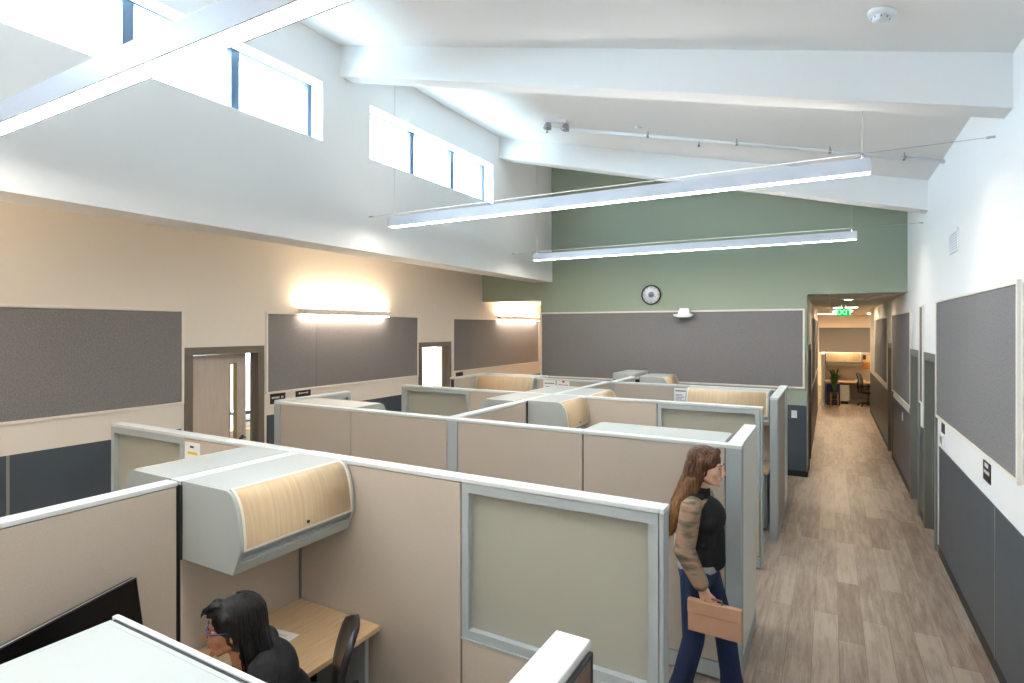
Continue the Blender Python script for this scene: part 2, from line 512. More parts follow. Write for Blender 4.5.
# doors and frames -------------------------------------------------
def door_frame(n, x, sgn, y0, y1, z1, m, leaf=None, depth=.15, label=None):
    """frame about an opening y0..y1 in a wall whose room face is x; sgn = +1 when the room lies at +x"""
    t = sthing('door_%d' % n, (x, y0, 0), label)
    w = y1 - y0; f = MB(); p = .02 * sgn; q = -depth * sgn
    f.box(q, -.05, 0, p, .045, z1 + .05).box(q, w - .045, 0, p, w + .05, z1 + .05).box(q, .045, z1 - .045, p, w - .045, z1 + .05)
    f.box(-.06 * sgn, .045, 0, -.085 * sgn, .06, z1 - .045).box(-.06 * sgn, w - .06, 0, -.085 * sgn, w - .045, z1 - .045)
    f.build('door_frame', m, t)
    return t
d1 = door_frame(1, XL, 1, 4.06, 5.05, 2.215, M_DOORFR, label='door with a narrow glass light standing ajar in the left wall')
d2 = door_frame(2, XL, 1, 8.50, 9.44, 2.18, M_DOORFR, label='open doorway to a bright room in the left wall')
# leaf of door 1, ajar: hinged at its near end, swinging into the office
lf = bpy.data.objects.new('door_leaf', None)
def leaf_mesh(w, h, lite):
    b = MB(); t_ = .045
    if lite:
        x0, x1, z0, z1 = lite
        b.box(0, 0, 0, x0, t_, h).box(x1, 0, 0, w, t_, h).box(x0, 0, 0, x1, t_, z0).box(x0, 0, z1, x1, t_, h)
    else: b.box(0, 0, 0, w, t_, h)
    return b
lm = leaf_mesh(.86, 2.15, (.60, .70, .65, 2.02))
M_ = Matrix.Translation((-.08, .05, .01)) @ Matrix.Rotation(R(90 + 7), 4, 'Z')
def xf(mb, M): mb.v = [tuple(M @ Vector(v)) for v in mb.v]; return mb
lo = xf(lm, M_).build('door_leaf', M_DOORW, d1)
gl = MB().box(.595, .018, .645, .705, .026, 2.025); xf(gl, M_).build('glass_light', M_GLASS, lo)
lf2 = MB()
for x0_, x1_, z0_, z1_ in ((.588, .603, .64, 2.03), (.697, .712, .64, 2.03), (.588, .712, 2.015, 2.03), (.588, .712, .64, .655)):
    lf2.box(x0_, -.004, z0_, x1_, .049, z1_)
xf(lf2, M_).build('light_frame', mat('light_bead', (150, 130, 84), .5), lo)
hd = MB().tube([(.80, .0, 1.02), (.80, -.06, 1.02), (.70, -.065, 1.02)], .011).lathe([(.028, -.006), (.028, .004)], (.80, 0, 1.02), 'y', 16)
xf(hd, M_).build('handle', M_BLACK, lo)
bpy.data.objects.remove(lf)
lm = leaf_mesh(.84, 2.12, None)
M_ = Matrix.Translation((-.16, .04, .01)) @ Matrix.Rotation(R(90 + 80), 4, 'Z')
lo = xf(lm, M_).build('door_leaf', M_DOORW, d2)
M_RFR = mat('right_door_frame', (122, 124, 116), .5)
for n, (a, b) in zip((3, 4, 5), rdoors):
    t = door_frame(n, XR, -1, a, b, 2.15, M_RFR if n < 5 else M_DOORFR)
    t['label'] = {3: 'grey door frame nearest along the right wall', 4: 'grey door frame just before the corridor', 5: 'brown door frame inside the corridor'}[n]
    MB().box(.086, .062, .006, .13, b - a - .062, 2.10).build('door_leaf', M_DOORW if n == 5 else mat('grey_door_leaf', (128, 126, 120), .5), t)
    MB().tube([(.08, .12, 1.0), (.03, .12, 1.0), (.03, .22, 1.0)], .01).build('handle', M_CHROME, t)
t = door_frame(6, -.335, 1, 11.35, 12.3, 2.15, M_DOORFR, label='brown door frame on the corridor side opposite')
MB().box(-.13, .062, .006, -.09, .95 - .062, 2.10).build('door_leaf', M_DOORW, t)

# ================================================================== TACKBOARDS
def board(axis, plane, sgn, a, b, z0, z1, label, joints=(), tr=.03):
    """fabric board; axis 'x' = lies in the y-z plane at x=plane, facing sgn"""
    t = thing('tackboard', label, 'tackboard', (plane, (a + b) / 2, z0) if axis == 'x' else ((a + b) / 2, plane, z0))
    L = (b - a) / 2; h = z1 - z0
    def bx(mb, u0, u1, w0, w1, d0, d1):
        d0 *= sgn; d1 *= sgn
        if axis == 'x': mb.box(d0, u0, w0, d1, u1, w1)
        else: mb.box(u0, d0, w0, u1, d1, w1)
    p = MB(); es = [a] + list(joints) + [b]
    for i in range(len(es) - 1):
        bx(p, es[i] - (a + b) / 2 + .0015, es[i + 1] - (a + b) / 2 - .0015, .003, h - .003, .0, .016)
    p.build('fabric_panel', M_TACK, t)
    f = MB()
    bx(f, -L - tr, L + tr, -tr, 0, 0, .024); bx(f, -L - tr, L + tr, h, h + tr, 0, .024)
    bx(f, -L - tr, -L, 0, h, 0, .024); bx(f, L, L + tr, 0, h, 0, .024)
    f.build('trim_frame', M_TRIM, t, .003)
    return t
board('x', XL, 1, 1.0 - 1.1, 3.97, 1.62, 2.70, 'long grey fabric tackboard before the ajar door on the cream wall', [1.5])
board('x', XL, 1, 5.16, 8.40, 1.62, 2.70, 'grey fabric tackboard under the wall lamp, between the two doorways', [6.0])
board('x', XL, 1, 9.58, 13.45, 1.62, 2.69, 'grey fabric tackboard running into the alcove past the green header')
board('y', YB, -1, -5.28, -.40, 1.51, 2.80, 'wide grey fabric tackboard below the clock on the green wall')
board('x', XR, -1, 4.705, 7.83, 1.54, 2.78, 'grey fabric tackboard on the right wall above the room sign')
board('x', XR, -1, 1.4, 4.55, 1.54, 2.78, 'tackboard at the near end of the right wall, only its white edge in view')
board('x', XR, -1, 8.90, 9.20, 1.54, 2.78, 'narrow grey tackboard strip between the two grey door frames', tr=.022)
board('x', XR, -1, 10.22, 12.98, 1.34, 2.74, 'grey tackboard on the right wall just inside the corridor')
board('x', XR, -1, 14.1, 17.9, 1.34, 2.72, 'grey tackboard deep in the corridor past the brown door frame')
board('x', -.335, 1, 12.75, 15.4, 1.34, 2.72, 'pale tackboard on the corridor wall across from the brown door')
board('x', -.335, 1, 15.6, 19.2, 1.34, 2.72, 'pale tackboard nearest the far room on the corridor wall')
board('y', 28.0, -1, -.42, 1.68, 1.47, 2.53, 'grey tackboard on the end wall beyond the corridor')

# ================================================================== PENDANT LIGHTS
def pendant(y, xa, xb, z0, z1, label, ztop):
    L = xb - xa
    t = thing('pendant_light', label, 'pendant light', (xa, y, z0), 0, 'long linear pendant lights')
    w = .055; h = z1 - z0
    MB().box(0, -w, .0126, L, w, h - .02).box(0, -w, 0, L, -w + .010, .0126).box(0, w - .010, 0, L, w, .0126).box(0, -w, h - .021, L, -w + .008, h).box(0, w - .008, h - .021, L, w, h).box(0, -w, h - .021, .008, w, h).box(L - .008, -w, h - .021, L, w, h).build('housing', M_LAMPB, t)
    MB().box(.012, -w + .012, .0, L - .012, w - .012, .0125).build('lens', M_LED, t)
    MB().box(.03, -w + .02, h - .016, L - .03, w - .02, h - .012).build('upper_lens', M_LEDUP, t)
    for x in (.06, L - .06):
        zt = ceil_z(xa + x) - z0
        MB().tube([(x, 0, h), (x, 0, zt)], .0028, seg=6).build('hanging_cable', M_CABLE, t)
        MB().tube([(x, 0, h), (x, 0, h + .05)], .009, seg=10).build('cable_grip', M_CHROME, t)
    # horizontal stay cable from wall to wall
    s = MB().tube([(XS - xa + .02, 0, h + .05), (XR - xa, 0, h + .05)], .0025, seg=6)
    s.build('stay_cable', M_CABLE, t)
    for x in (XS - xa + .02, XR - xa - .05):
        MB().tube([(x, 0, h + .05), (x + .05, 0, h + .05)], .009, seg=8).build('wall_anchor', M_CHROME, t)
pendant(1.50, -4.69, .30, 3.722, 3.848, 'largest linear pendant light, running under the clerestory windows nearest the viewer', 0)
pendant(5.33, -4.69, .285, 3.735, 3.848, 'middle of the three linear pendant lights, just behind the nearer ceiling beam', 0)
pendant(9.00, -4.60, .319, 3.705, 3.815, 'farthest linear pendant light, closest to the green wall', 0)
pendant(-2.1, -4.69, .285, 3.735, 3.848, 'unseen linear pendant light added behind the viewer as fill', 0)  # added out of view, gives the near room more light

# wall lamps on the left wall
def wall_lamp(y0, y1, label):
    t = thing('wall_lamp', label, 'wall light', (XL, y0, 2.69), 0, 'long warm wall lamps')
    L = y1 - y0
    MB().box(.03, 0, .012, .13, L, .105).build('housing', M_LAMPW, t, .006)
    MB().box(.04, .01, .105, .118, L - .01, .108).build('upper_lens', M_WARM, t)
    MB().box(.04, .01, .004, .12, L - .01, .012).build('lower_lens', M_WARMD, t)
    for q in (.2, .8): MB().box(0, L * q, .03, .03, L * q + .06, .09).build('bracket', M_LAMPW, t)
wall_lamp(5.66, 7.50, 'warm linear wall lamp glowing over the tackboard between the doorways')
wall_lamp(11.30, 13.3, 'warm linear wall lamp glowing inside the alcove past the green header')
wall_lamp(-.2, 1.82, 'warm linear wall lamp outside the view, over the long tackboard')

# troffers
def troffer(x, y, w, l, z, label, m=None):
    t = thing('ceiling_light', label, 'ceiling light', (x, y, z), 0, None)
    MB().box(-w / 2, -l / 2, -.012, w / 2, -l / 2 + .03, .0).box(-w / 2, l / 2 - .03, -.012, w / 2, l / 2, 0).box(-w / 2, -l / 2, -.012, -w / 2 + .03, l / 2, 0).box(w / 2 - .03, -l / 2, -.012, w / 2, l / 2, 0).build('frame', M_TRIM, t)
    MB().box(-w / 2 + .03, -l / 2 + .03, -.008, w / 2 - .03, l / 2 - .03, -.002).build('lens', m or M_TROF, t)
troffer(-.15, 25.0, .9, 1.2, 3.06, 'lit ceiling panel in the far room, nearer the potted plant side')
troffer(1.75, 25.0, 1.1, 1.2, 3.06, 'lit ceiling panel in the far room, nearer the office chair side')
troffer(.36, 21.4, .6, 1.2, 3.06, 'lit ceiling panel right above the far cubicle')
troffer(.36, 17.6, .6, .6, 3.06, 'small lit ceiling panel deep in the corridor')
troffer(-8.2, 6.6, .6, 1.2, 3.0, 'unseen ceiling panel added to brighten the office behind the ajar door')  # added light source, makes this office bright through the door gap
troffer(-8.2, 11.0, .6, 1.2, 3.0, 'unseen ceiling panel added to brighten the office behind the open doorway')  # added light source too, keeps the room past the doorway bright

# ================================================================== CUBICLES
H_P = 1.68
GP = 'cubicle partition panels'
def panel(kind, p0, p1, label, h=H_P, th=.09, stile=0.0, low=None):
    """partition module standing between two plan points"""
    p0, p1 = Vector((p0[0], p0[1], 0)), Vector((p1[0], p1[1], 0))
    d = p1 - p0; L = d.length
    t = thing('partition_panel', label, 'partition', tuple(p0), math.atan2(d.y, d.x), GP)
    w = th / 2; cw = .014 if th > .05 else .001; it = .016 if th > .05 else .005
    MB().box(.004, -w + cw, .01, L - .004, w - cw, h - .04).build('core', M_DARK, t) if kind != 'glass' else MB().box(.004, -w + cw, .01, L - .004, w - cw, .80).build('core', M_DARK, t)
    b = MB()
    for s in (-1, 1): b.box(.003, s * w, .015, L - .003, s * (w - it), .125)
    b.build('base_rail', M_GREY, t)
    top = .80 if kind == 'glass' else h - .028
    ins = M_LAM if kind == 'white' else M_FAB
    for s in (-1, 1):
        MB().box(.005, s * w, .134, L - .005, s * (w - it), top).build('laminate_insert' if kind == 'white' else 'fabric_insert', ins, t, .002)
    if kind == 'glass':
        f = MB(); e = .048
        f.box(.003, -w, .809, L - .003, w, .855).box(.003, -w, h - .04 - e * .75, L - .003, w, h - .0242)
        f.box(.003, -w, .8555, e, w, h - .0765).box(L - e, -w, .8555, L - .003, w, h - .0765)
        f.box(.0, -w - .006, .800, L, w + .006, .8085)
        f.build('glazing_frame', M_GREY, t)
        MB().box(e - .004, -.006, .850, L - e + .004, .006, h - .06).build('frosted_pane', M_FROST, t)
    MB().box(0, -w - .005, h - .024, L, w + .005, h).build('top_cap', M_CAP, t, .004)
    return t
def post(x, y, label, sx=.10, sy=.10, h=H_P, cap=True):
    t = thing('partition_post', label, 'post', (x, y, 0), 0, 'cubicle corner posts')
    MB().box(-sx / 2, -sy / 2, .005, sx / 2, sy / 2, h - .024).build('post_body', M_GREY, t, .003)
    MB().box(-sx / 2 - .002, -sy / 2 - .002, h - .024, sx / 2 + .002, sy / 2 + .002, h).build('top_cap', M_CAP, t, .003)
    return t

SX = -3.09; SX2 = -3.05; SX3 = -3.0; SX4 = -2.93; YA, YB2, YC, YD = 2.62, 4.27, 6.42, 8.38
RX = -.59; RD = -.577
# row by the seated woman
panel('glass', (-5.42, YA), (-4.35, YA), 'frosted glass partition panel nearest the cream wall, before the ajar door')
panel('fabric', (-4.35, YA), (SX - .05, YA), 'beige fabric partition panel carrying the sheet with a yellow line')
post(SX, YA, 'grey corner post where the near row meets the spine with the wooden bin', .08, .08)
panel('fabric', (SX + .05, YA), (-1.765, YA), 'beige fabric partition panel between the big wooden bin and the large frosted glass')
panel('glass', (-1.765, YA), (-.679, YA), 'largest frosted glass partition panel, directly before the walking woman')
post(-.667, YA, 'slim grey end post beside the largest frosted glass, next to the walking woman', .020, .095)
panel('fabric', (SX, -.6), (SX, .55), 'beige fabric partition panel of the near spine, outside the view')
panel('fabric', (SX, .55), (SX, 1.768), 'beige fabric partition panel behind the dark monitor')
panel('fabric', (SX, 1.785), (SX, YA - .05), 'beige fabric partition panel holding the big wooden bin, beside the seated woman')
# screen nearest the viewer
t = panel('fabric', (-1.79, .861), (-.645, .861), 'partition panel nearest the viewer, slim pale top rail across from the seated woman', h=1.678, th=.008)
panel('fabric', (-.60, -.2), (-.60, .80), 'partition wing at the very bottom edge of the view, before the nameplate wing')
panel('fabric', (-.60, .80), (-.60, 1.405), 'short partition wing with a brown nameplate on its aisle side')
# second row
post(-5.365, YB2, 'grey end post of the second row, before the wall signs')
panel('fabric', (-5.315, YB2), (-4.25, YB2), 'tan fabric partition panel of the second row, nearest the ajar door')
panel('fabric', (-4.25, YB2), (-3.052, YB2), 'tan fabric partition panel of the second row, just before the grey middle post')
post(-2.995, YB2, 'wide grey middle post of the second row', .11, .094)
panel('fabric', (-2.938, YB2), (-1.722, YB2), 'fabric partition panel of the second row, right after the grey middle post')
panel('fabric', (-1.722, YB2), (-.645, YB2), 'fabric partition panel of the second row, behind the head of the walking woman')
post(RX, YB2, 'wide grey end post of the second row, beside the walking woman', .105, .10)
panel('white', (RX, YB2 + .05), (RX, 5.20), 'pale glossy partition wing along the aisle, behind the walking woman')
panel('glass', (-5.49, YB2 + .05), (-5.49, 5.41), 'small glass wing peeking above the tan row, under the tackboard')
panel('fabric', (SX2, YB2 + .05), (SX2, 5.68), 'spine partition panel running away from the grey middle post, bare of bins')
panel('fabric', (SX2, 5.70), (SX2, YC - .05), 'spine partition panel between the middle back-to-back bins')
# third row
post(-5.385, YC, 'slim end post of the third row, under the open doorway', .05, .10)
panel('glass', (-5.36, YC), (-4.24, YC), 'frosted glass partition panel of the third row, under the open doorway')
panel('fabric', (-4.24, YC), (SX2 - .05, YC), 'tan fabric partition panel of the third row, beside the frosted glass under the doorway')
post(SX2, YC, 'corner post of the third row among the middle bins')
panel('fabric', (SX2 + .05, YC), (-1.70, YC), 'fabric partition panel of the third row, right of the middle wooden bin door')
panel('glass', (-1.70, YC), (-.632, YC), 'frosted glass partition panel of the third row, under the posted notice')
post(-.619, YC, 'slim end post of the third row at the aisle', .02, .094)
panel('fabric', (SX3, YC + .05), (SX3, 7.35), 'spine partition panel behind the third row')
panel('fabric', (SX3, 7.35), (SX3, YD - .05), 'spine partition panel just before the fourth row')
# fourth row
panel('fabric', (-5.45, 8.84), (-4.27, 8.84), 'partition panel behind the tan bin closest to the alcove')
panel('fabric', (-5.49, 7.75), (-5.49, 8.79), 'short fabric wing beside the tan bin closest to the alcove')
panel('fabric', (-4.22, YD), (SX4 - .05, YD), 'fabric partition panel with two small notices, below the green wall')
post(SX4, YD, 'corner post of the fourth row')
panel('fabric', (SX4 + .05, YD), (-1.72, YD), 'fabric partition panel of the fourth row holding a white notice')
panel('fabric', (-1.72, YD), (-.645, YD), 'partition panel of the fourth row behind the long wooden bin door')
post(RD, 7.36, 'wide grey end post of the fourth bay at the aisle, farthest along', .084, .10)
panel('fabric', (RD, 7.41), (RD, YD - .05), 'beige partition wing at the aisle behind the farthest wide post')
post(RD, YD, 'post inside the farthest aisle wing', .098, .10)
panel('white', (RD, YD + .05), (RD, 9.02), 'pale glossy partition wing at the aisle nearest the green wall')
panel('fabric', (SX4, YD + .05), (SX4, 9.42), 'spine partition panel past the fourth row')
panel('fabric', (-2.87, 9.47), (-2.87, 10.45), 'last spine partition panel, holding the small far bin below the clock wall', h=1.66)

# overhead bins ----------------------------------------------------
BIN_H = .418
def smooth_line(p, k):
    out = []
    for i in range(len(p) - 1):
        a, b, c, d = p[max(i - 1, 0)], p[i], p[i + 1], p[min(i + 2, len(p) - 1)]
        for j in range(k):
            t = j / k
            out.append(tuple(.5 * (2 * b[q] + (c[q] - a[q]) * t + (2 * a[q] - 5 * b[q] + 4 * c[q] - d[q]) * t * t + (3 * b[q] - a[q] - 3 * c[q] + d[q]) * t ** 3) for q in (0, 1)))
    return out + [p[-1]]
def bin_profile():
    return [(0, 0), (-.43, 0), (-.487, .120)] + smooth_line([(-.489, .150), (-.483, .215), (-.473, .280), (-.456, .335), (-.436, .376), (-.412, .403), (-.375, .418)], 3) + [(0, .418)]
def overhead_bin(W, loc, rz, label, lock=True):
    t = thing('overhead_bin', label, 'overhead cabinet', loc, rz, 'overhead bins with wooden doors')
    body = MB(); pr = bin_profile()
    body.prism(pr, 0, .018, 'x').prism(pr, W - .018, W, 'x')
    body.box(.018, -.014, .0, W - .018, 0, .418)                       # back
    body.box(.018, -.375, .400, W - .018, -.014, .418)                 # top
    body.box(.018, -.43, .0, W - .018, -.014, .014)                    # bottom
    # recessed pull channel below the door
    body.prism([(-.43, 0), (-.455, .052), (-.445, .056), (-.452, .066), (-.430, .075), (-.462, .110), (-.455, .118), (-.40, .11), (-.40, .0)], .018, W - .018, 'x')
    body.build('cabinet_body', M_BINW, t, .0015)
    out = smooth_line([(-.487, .122), (-.4895, .150), (-.4835, .215), (-.4735, .280), (-.4565, .3355), (-.4365, .3765), (-.4125, .4035), (-.382, .4185)], 4)
    inn = [(p[0] + .014, p[1] - .006) for p in out]
    d = MB(); d.prism(out + inn[::-1], .034, W - .034, 'x', 0, True)
    dr = d.build('door', M_MAPLE, t)
    e = MB()
    out2 = [(p[0] - .0012, p[1] + .0008) for p in out]
    for a, b in ((.020, .035), (W - .035, W - .020)):
        e.prism(out2 + inn[::-1], a, b, 'x')
    e.prism([(-.4885, .119), (-.4905, .132), (-.470, .132), (-.470, .119)], .020, W - .020, 'x')
    e.prism([(-.392, .4165), (-.382, .4200), (-.372, .4200), (-.374, .405)], .020, W - .020, 'x')
    e.build('edge_band', M_EDGE, dr)
    if lock:
        MB().lathe([(.0095, -.494), (.0095, -.486)], (W * .54, 0, .158), 'y', 16).build('lock', M_BLACK, dr)
    MB().box(.12, -.36, -.022, W - .12, -.24, 0).build('task_light', M_BINW, t, .003)
    MB().box(-.016, -.004, -.002, .0, .006, .395).box(0, .0, .0, W, .012, .414).build('mount_gap_strip', M_DARK, t)  # black mount strip; its back sheet paints the shade in the gap
    return t
BZ = 1.262
overhead_bin(.775, (SX + .056, 1.787, BZ), R(90), 'largest overhead bin with a wooden door, above the seated woman')
overhead_bin(.775, (SX - .056, 2.562, BZ), R(-90), 'overhead bin backing onto the largest one, before the sheet with the yellow line')
overhead_bin(1.02, (-4.28, YB2 + .056, BZ), R(180), 'overhead bin behind the tan second row, its white top under the wall tackboard')
overhead_bin(1.08, (-.665, YB2 + .056, BZ), R(180), 'overhead bin behind the second row, its long white top near the walking woman')
overhead_bin(.67, (SX2 + .056, 5.70, BZ), R(90), 'middle overhead bin with a wooden door facing the aisle, above the second row')
overhead_bin(.78, (SX2 - .056, 6.365, BZ), R(-90), 'middle overhead bin facing the cream wall, back to back with its neighbour')
overhead_bin(.79, (SX3 + .056, 6.475, BZ), R(90), 'overhead bin just past the third row, only a wedge of its door in view')
overhead_bin(.92, (SX3 - .056, 7.395, BZ), R(-90), 'overhead bin past the third row on the side of the cream wall')
overhead_bin(1.04, (-1.715, YD - .056, BZ), 0, 'long wooden overhead bin over the desk at the far aisle post')
overhead_bin(1.14, (-5.41, 8.785, BZ), 0, 'wooden overhead bin closest to the alcove and its wall lamp')
overhead_bin(.80, (-2.83, 9.48, BZ), R(90), 'small far overhead bin with its door turned to the aisle, against the big tackboard')
t = thing('storage_cabinet', 'grey storage cabinet with two dark knobs, right under the big tackboard on the green wall', 'cabinet', (-3.12, 9.95, 0))
MB().box(-.19, -.45, .04, .19, .40, 1.72).build('cabinet_body', M_BINW, t, .004)
MB().box(-.18, -.465, .06, -.003, -.45, 1.71).build('cabinet_door', M_BINW, t, .002)
MB().box(.003, -.465, .06, .18, -.45, 1.71).build('cabinet_door', M_BINW, t, .002)
MB().lathe([(.001, -.485), (.016, -.483), (.016, -.465)], (-.15, 0, 1.60), 'y', 14).build('knob', M_BLACK, t)
MB().lathe([(.001, -.485), (.016, -.483), (.016, -.465)], (.05, 0, 1.62), 'y', 14).build('knob', M_BLACK, t)
MB().box(-.19, -.43, 0, .19, .38, .04).build('plinth', M_DARK, t)
overhead_bin(1.08, (-1.765, .838, BZ), 0, 'overhead bin nearest the viewer, only its broad white top in view', lock=False)

# desks --------------------------------------------------------------
def desk(x0, y0, x1, y1, label, mods=()):
    cx, cy = (x0 + x1) / 2, (y0 + y1) / 2
    t = thing('desk', label, 'desk', (cx, cy, 0), 0, 'cubicle desks')
    a, b = (x1 - x0) / 2, (y1 - y0) / 2
    MB().box(-a, -b, .700, a, b, .730).build('worksurface', M_DESK, t, .003)
    long_y = b > a
    for s in (-1, 1):
        if long_y: MB().box(-a + .05, s * (b - .02), 0.002, a - .08, s * (b - .05), .699).build('support_panel', M_GREY, t)
        else: MB().box(s * (a - .02), -b + .08, 0.002, s * (a - .05), b - .05, .699).build('support_panel', M_GREY, t)
    return t
desk(-3.035, .95, -2.335, 2.565, 'light wooden desk along the spine where the woman sits')
desk(-1.70, 7.60, -.66, 8.325, 'light wooden desk at the far aisle post, a sliver in view')
desk(-2.995, 4.33, -2.30, 6.36, 'light wooden desk behind the second row along the spine')
t = thing('file_pedestal', 'grey file pedestal under the desk at the far aisle post', 'cabinet', (-.90, 7.90, 0))
MB().box(-.2, -.27, .03, .2, .3, .69).build('cabinet_body', M_GREY, t, .003)
for i, (z0, z1) in enumerate(((.04, .32), (.33, .51), (.52, .68))):
    d = MB().box(-.19, -.29, z0, .19, -.27, z1).build('drawer', M_GREY, t, .002)
    MB().box(-.06, -.298, z1 - .04, .06, -.288, z1 - .025).build('handle', M_DARK, d)
b = MB(); b.box(-.19, -.26, .0, .19, .29, .03); b.build('plinth', M_DARK, t)

# papers, notices and plates ------------------------------------------
def flat(name, label, cat, loc, w, h, axis, sgn, m, deco=(), th=.002, group=None):
    """thin sheet on a wall; axis = the wall's normal; deco: (u0, w0, u1, w1, material) in 0..1 of the sheet"""
    t = thing(name, label, cat, loc, 0, group)
    def bx(mb, u0, w0, u1, w1, d0, d1):
        d0 *= sgn; d1 *= sgn

        if axis == 'x': mb.box(d0, u0, w0, d1, u1, w1)
        else: mb.box(u0, d0, w0, u1, d1, w1)
        return mb
    bx(MB(), -w / 2, 0, w / 2, h, 0, th).build('sheet' if m is M_PAPER else 'plate', m, t)
    by = {}
    for (u0, w0, u1, w1, mm) in deco:
        mb = by.setdefault(mm.name, (MB(), mm))[0]
        bx(mb, (u0 - .5) * w, w0 * h, (u1 - .5) * w, w1 * h, th, th + .0012)
    for mb, mm in by.values(): mb.build('printing', mm, t)
    return t
lines = lambda n, a=.12, b=.7: [(.1, a + (b - a) * i / n, .5 + .4 * random.random(), a + (b - a) * i / n + .025, M_INK) for i in range(n)]
flat('notice', 'white sheet with a yellow line pinned beside the frosted glass', 'paper', (-4.235, YA - .046, 1.44), .195, .19, 'y', -1, M_PAPER, [(.2, .52, .82, .62, M_YEL), (.35, .78, .6, .86, M_INK)])
flat('notice', 'white notice with a dark heading pinned beside the long wooden bin door', 'paper', (-1.87, YD - .046, 1.40), .21, .235, 'y', -1, M_PAPER, [(.07, .80, .93, .86, M_INK)] + lines(7, .08, .68))
flat('notice', 'small white notice with a dark heading, nearer the tan bin', 'paper', (-3.98, YD - .046, 1.50), .215, .16, 'y', -1, M_PAPER, [(.1, .62, .92, .70, M_INK), (.2, .3, .8, .35, M_INK)])
flat('notice', 'small white notice with a red mark at its top', 'paper', (-3.735, YD - .046, 1.50), .215, .16, 'y', -1, M_PAPER, [(.12, .52, .92, .60, M_RED), (.42, .80, .62, .98, M_RED)])
flat('room_sign', 'dark room sign with pale lettering beside the ajar door', 'sign', (XL, 5.33, 1.445), .25, .15, 'x', 1, M_SIGN, [(.10 + .088 * i, .48, .155 + .088 * i, .66, M_TRIM) for i in (0, 1, 2, 3, 4, 5, 7, 8)], .006)
flat('room_sign', 'dark wide sign with a white arrow line under the tackboard corner', 'sign', (XL, 5.77, 1.495), .27, .105, 'x', 1, M_SIGN, [(.2, .45, .8, .58, M_TRIM), (.2, .38, .27, .66, M_TRIM), (.74, .38, .82, .66, M_TRIM)], .006)
flat('room_sign', 'tiny dark sign under the third tackboard, beside the open doorway', 'sign', (XL, 9.80, 1.47), .26, .11, 'x', 1, M_SIGN, (), .006)
flat('thermostat', 'small grey-green thermostat under the room sign by the ajar door', 'thermostat', (XL, 5.31, 1.28), .08, .12, 'x', 1, mat('sage_plastic', (120, 136, 120), .5), [(.2, .3, .8, .7, M_BLACK)], .02)
flat('room_sign', 'dark room sign with two pale rows, farther from the door frames on the right wall', 'sign', (XR, 5.567, 1.325), .225, .15, 'x', -1, M_SIGN, [(.25, .72, .75, .92, M_PAPER)] + [(.12 + .1 * i, .38, .18 + .1 * i, .56, M_TRIM) for i in range(8)], .006)
flat('room_sign', 'small dark sign above the thermostat on the right wall', 'sign', (XR, 7.50, 1.385), .17, .12, 'x', -1, M_SIGN, [(.4, .2, .9, .8, M_INK)], .006)
flat('thermostat', 'small thermostat with a green edge beside the grey door frame', 'thermostat', (XR, 7.52, 1.25), .13, .115, 'x', -1, M_PLAST, [(.1, .15, .45, .85, mat('teal_plastic', (70, 120, 110), .5)), (.5, .3, .9, .8, mat('tan_display', (180, 150, 110), .5))], .02)
flat('room_sign', 'small dark sign on the right wall at the corridor mouth', 'sign', (XR, 10.36, 1.14 + .08), .12, .15, 'x', -1, M_SIGN, [(.3, .55, .8, .85, M_INK)], .006)
flat('wall_switch', 'white wall switch on the slate wainscot of the green wall', 'switch', (-.53, YB - .006, .985), .085, .125, 'y', -1, M_PLAST, [(.38, .3, .62, .7, M_TRIM)], .01)
flat('wall_switch', 'white wall switch on the corridor wainscot', 'switch', (XR - .006, 11.3, .98), .08, .13, 'x', -1, M_PLAST, [(.38, .3, .62, .7, M_TRIM)], .01)
flat('wall_sensor', 'small cream sensor on the cream wall above the open doorway', 'sensor', (XL, 8.93, 2.84), .07, .11, 'x', 1, M_PLAST, [(.3, .3, .7, .7, M_TRIM)], .03)
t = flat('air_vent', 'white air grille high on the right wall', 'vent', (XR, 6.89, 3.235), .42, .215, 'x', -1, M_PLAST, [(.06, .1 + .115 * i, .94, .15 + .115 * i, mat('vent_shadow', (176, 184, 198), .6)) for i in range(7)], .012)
# nameplate on the near wing
M_PLATE = mat('brown_plate', (120, 96, 82), .45, noise=(24, .25, (1, 1, 1)))
t = thing('nameplate', 'brown framed nameplate on the aisle side of the short wing', 'sign', (-.60 + .046, 1.27, 1.47))
MB().box(0, -.125, 0, .008, .125, .17).build('plate', M_PLATE, t, .002)
p = MB(); p.lathe([(.001, .009), (.052, .009), (.055, .0085)], (0, .02, .07), 'x', 24); p.build('emblem', mat('pewter', (168, 160, 150), .5), t)
b = MB(); b.box(0, -.13, .168, .010, .13, .178).box(0, -.135, -.005, .010, -.125, .178).box(0, .125, -.005, .010, .135, .178); b.build('frame', M_INK, t)

# clock ------------------------------------------------------------
t = thing('wall_clock', 'round black-rimmed wall clock on the green wall', 'clock', (-2.963, YB, 3.135))
MB().lathe([(.172, 0), (.188, -.012), (.188, -.038), (.176, -.046), (.166, -.040), (.166, -.02)], (0, 0, 0), 'y', 48).build('rim', M_BLACK, t)
MB().lathe([(.0005, -.024), (.168, -.024), (.168, -.0)], (0, 0, 0), 'y', 48).build('dial', M_PLAST, t)
b = MB()
for k in range(12):
    a = k * math.pi / 6; r0, r1 = (.120, .150) if k % 3 == 0 else (.134, .150)
    p0 = Vector((math.sin(a), 0, math.cos(a))); q = Vector((math.cos(a), 0, -math.sin(a))) * .0045
    pts = [p0 * r0 - q, p0 * r0 + q, p0 * r1 + q, p0 * r1 - q]
    b.hexa([tuple(v + Vector((0, -.024, 0))) for v in pts] + [tuple(v + Vector((0, -.027, 0))) for v in pts])
b.build('hour_marks', M_INK, t)
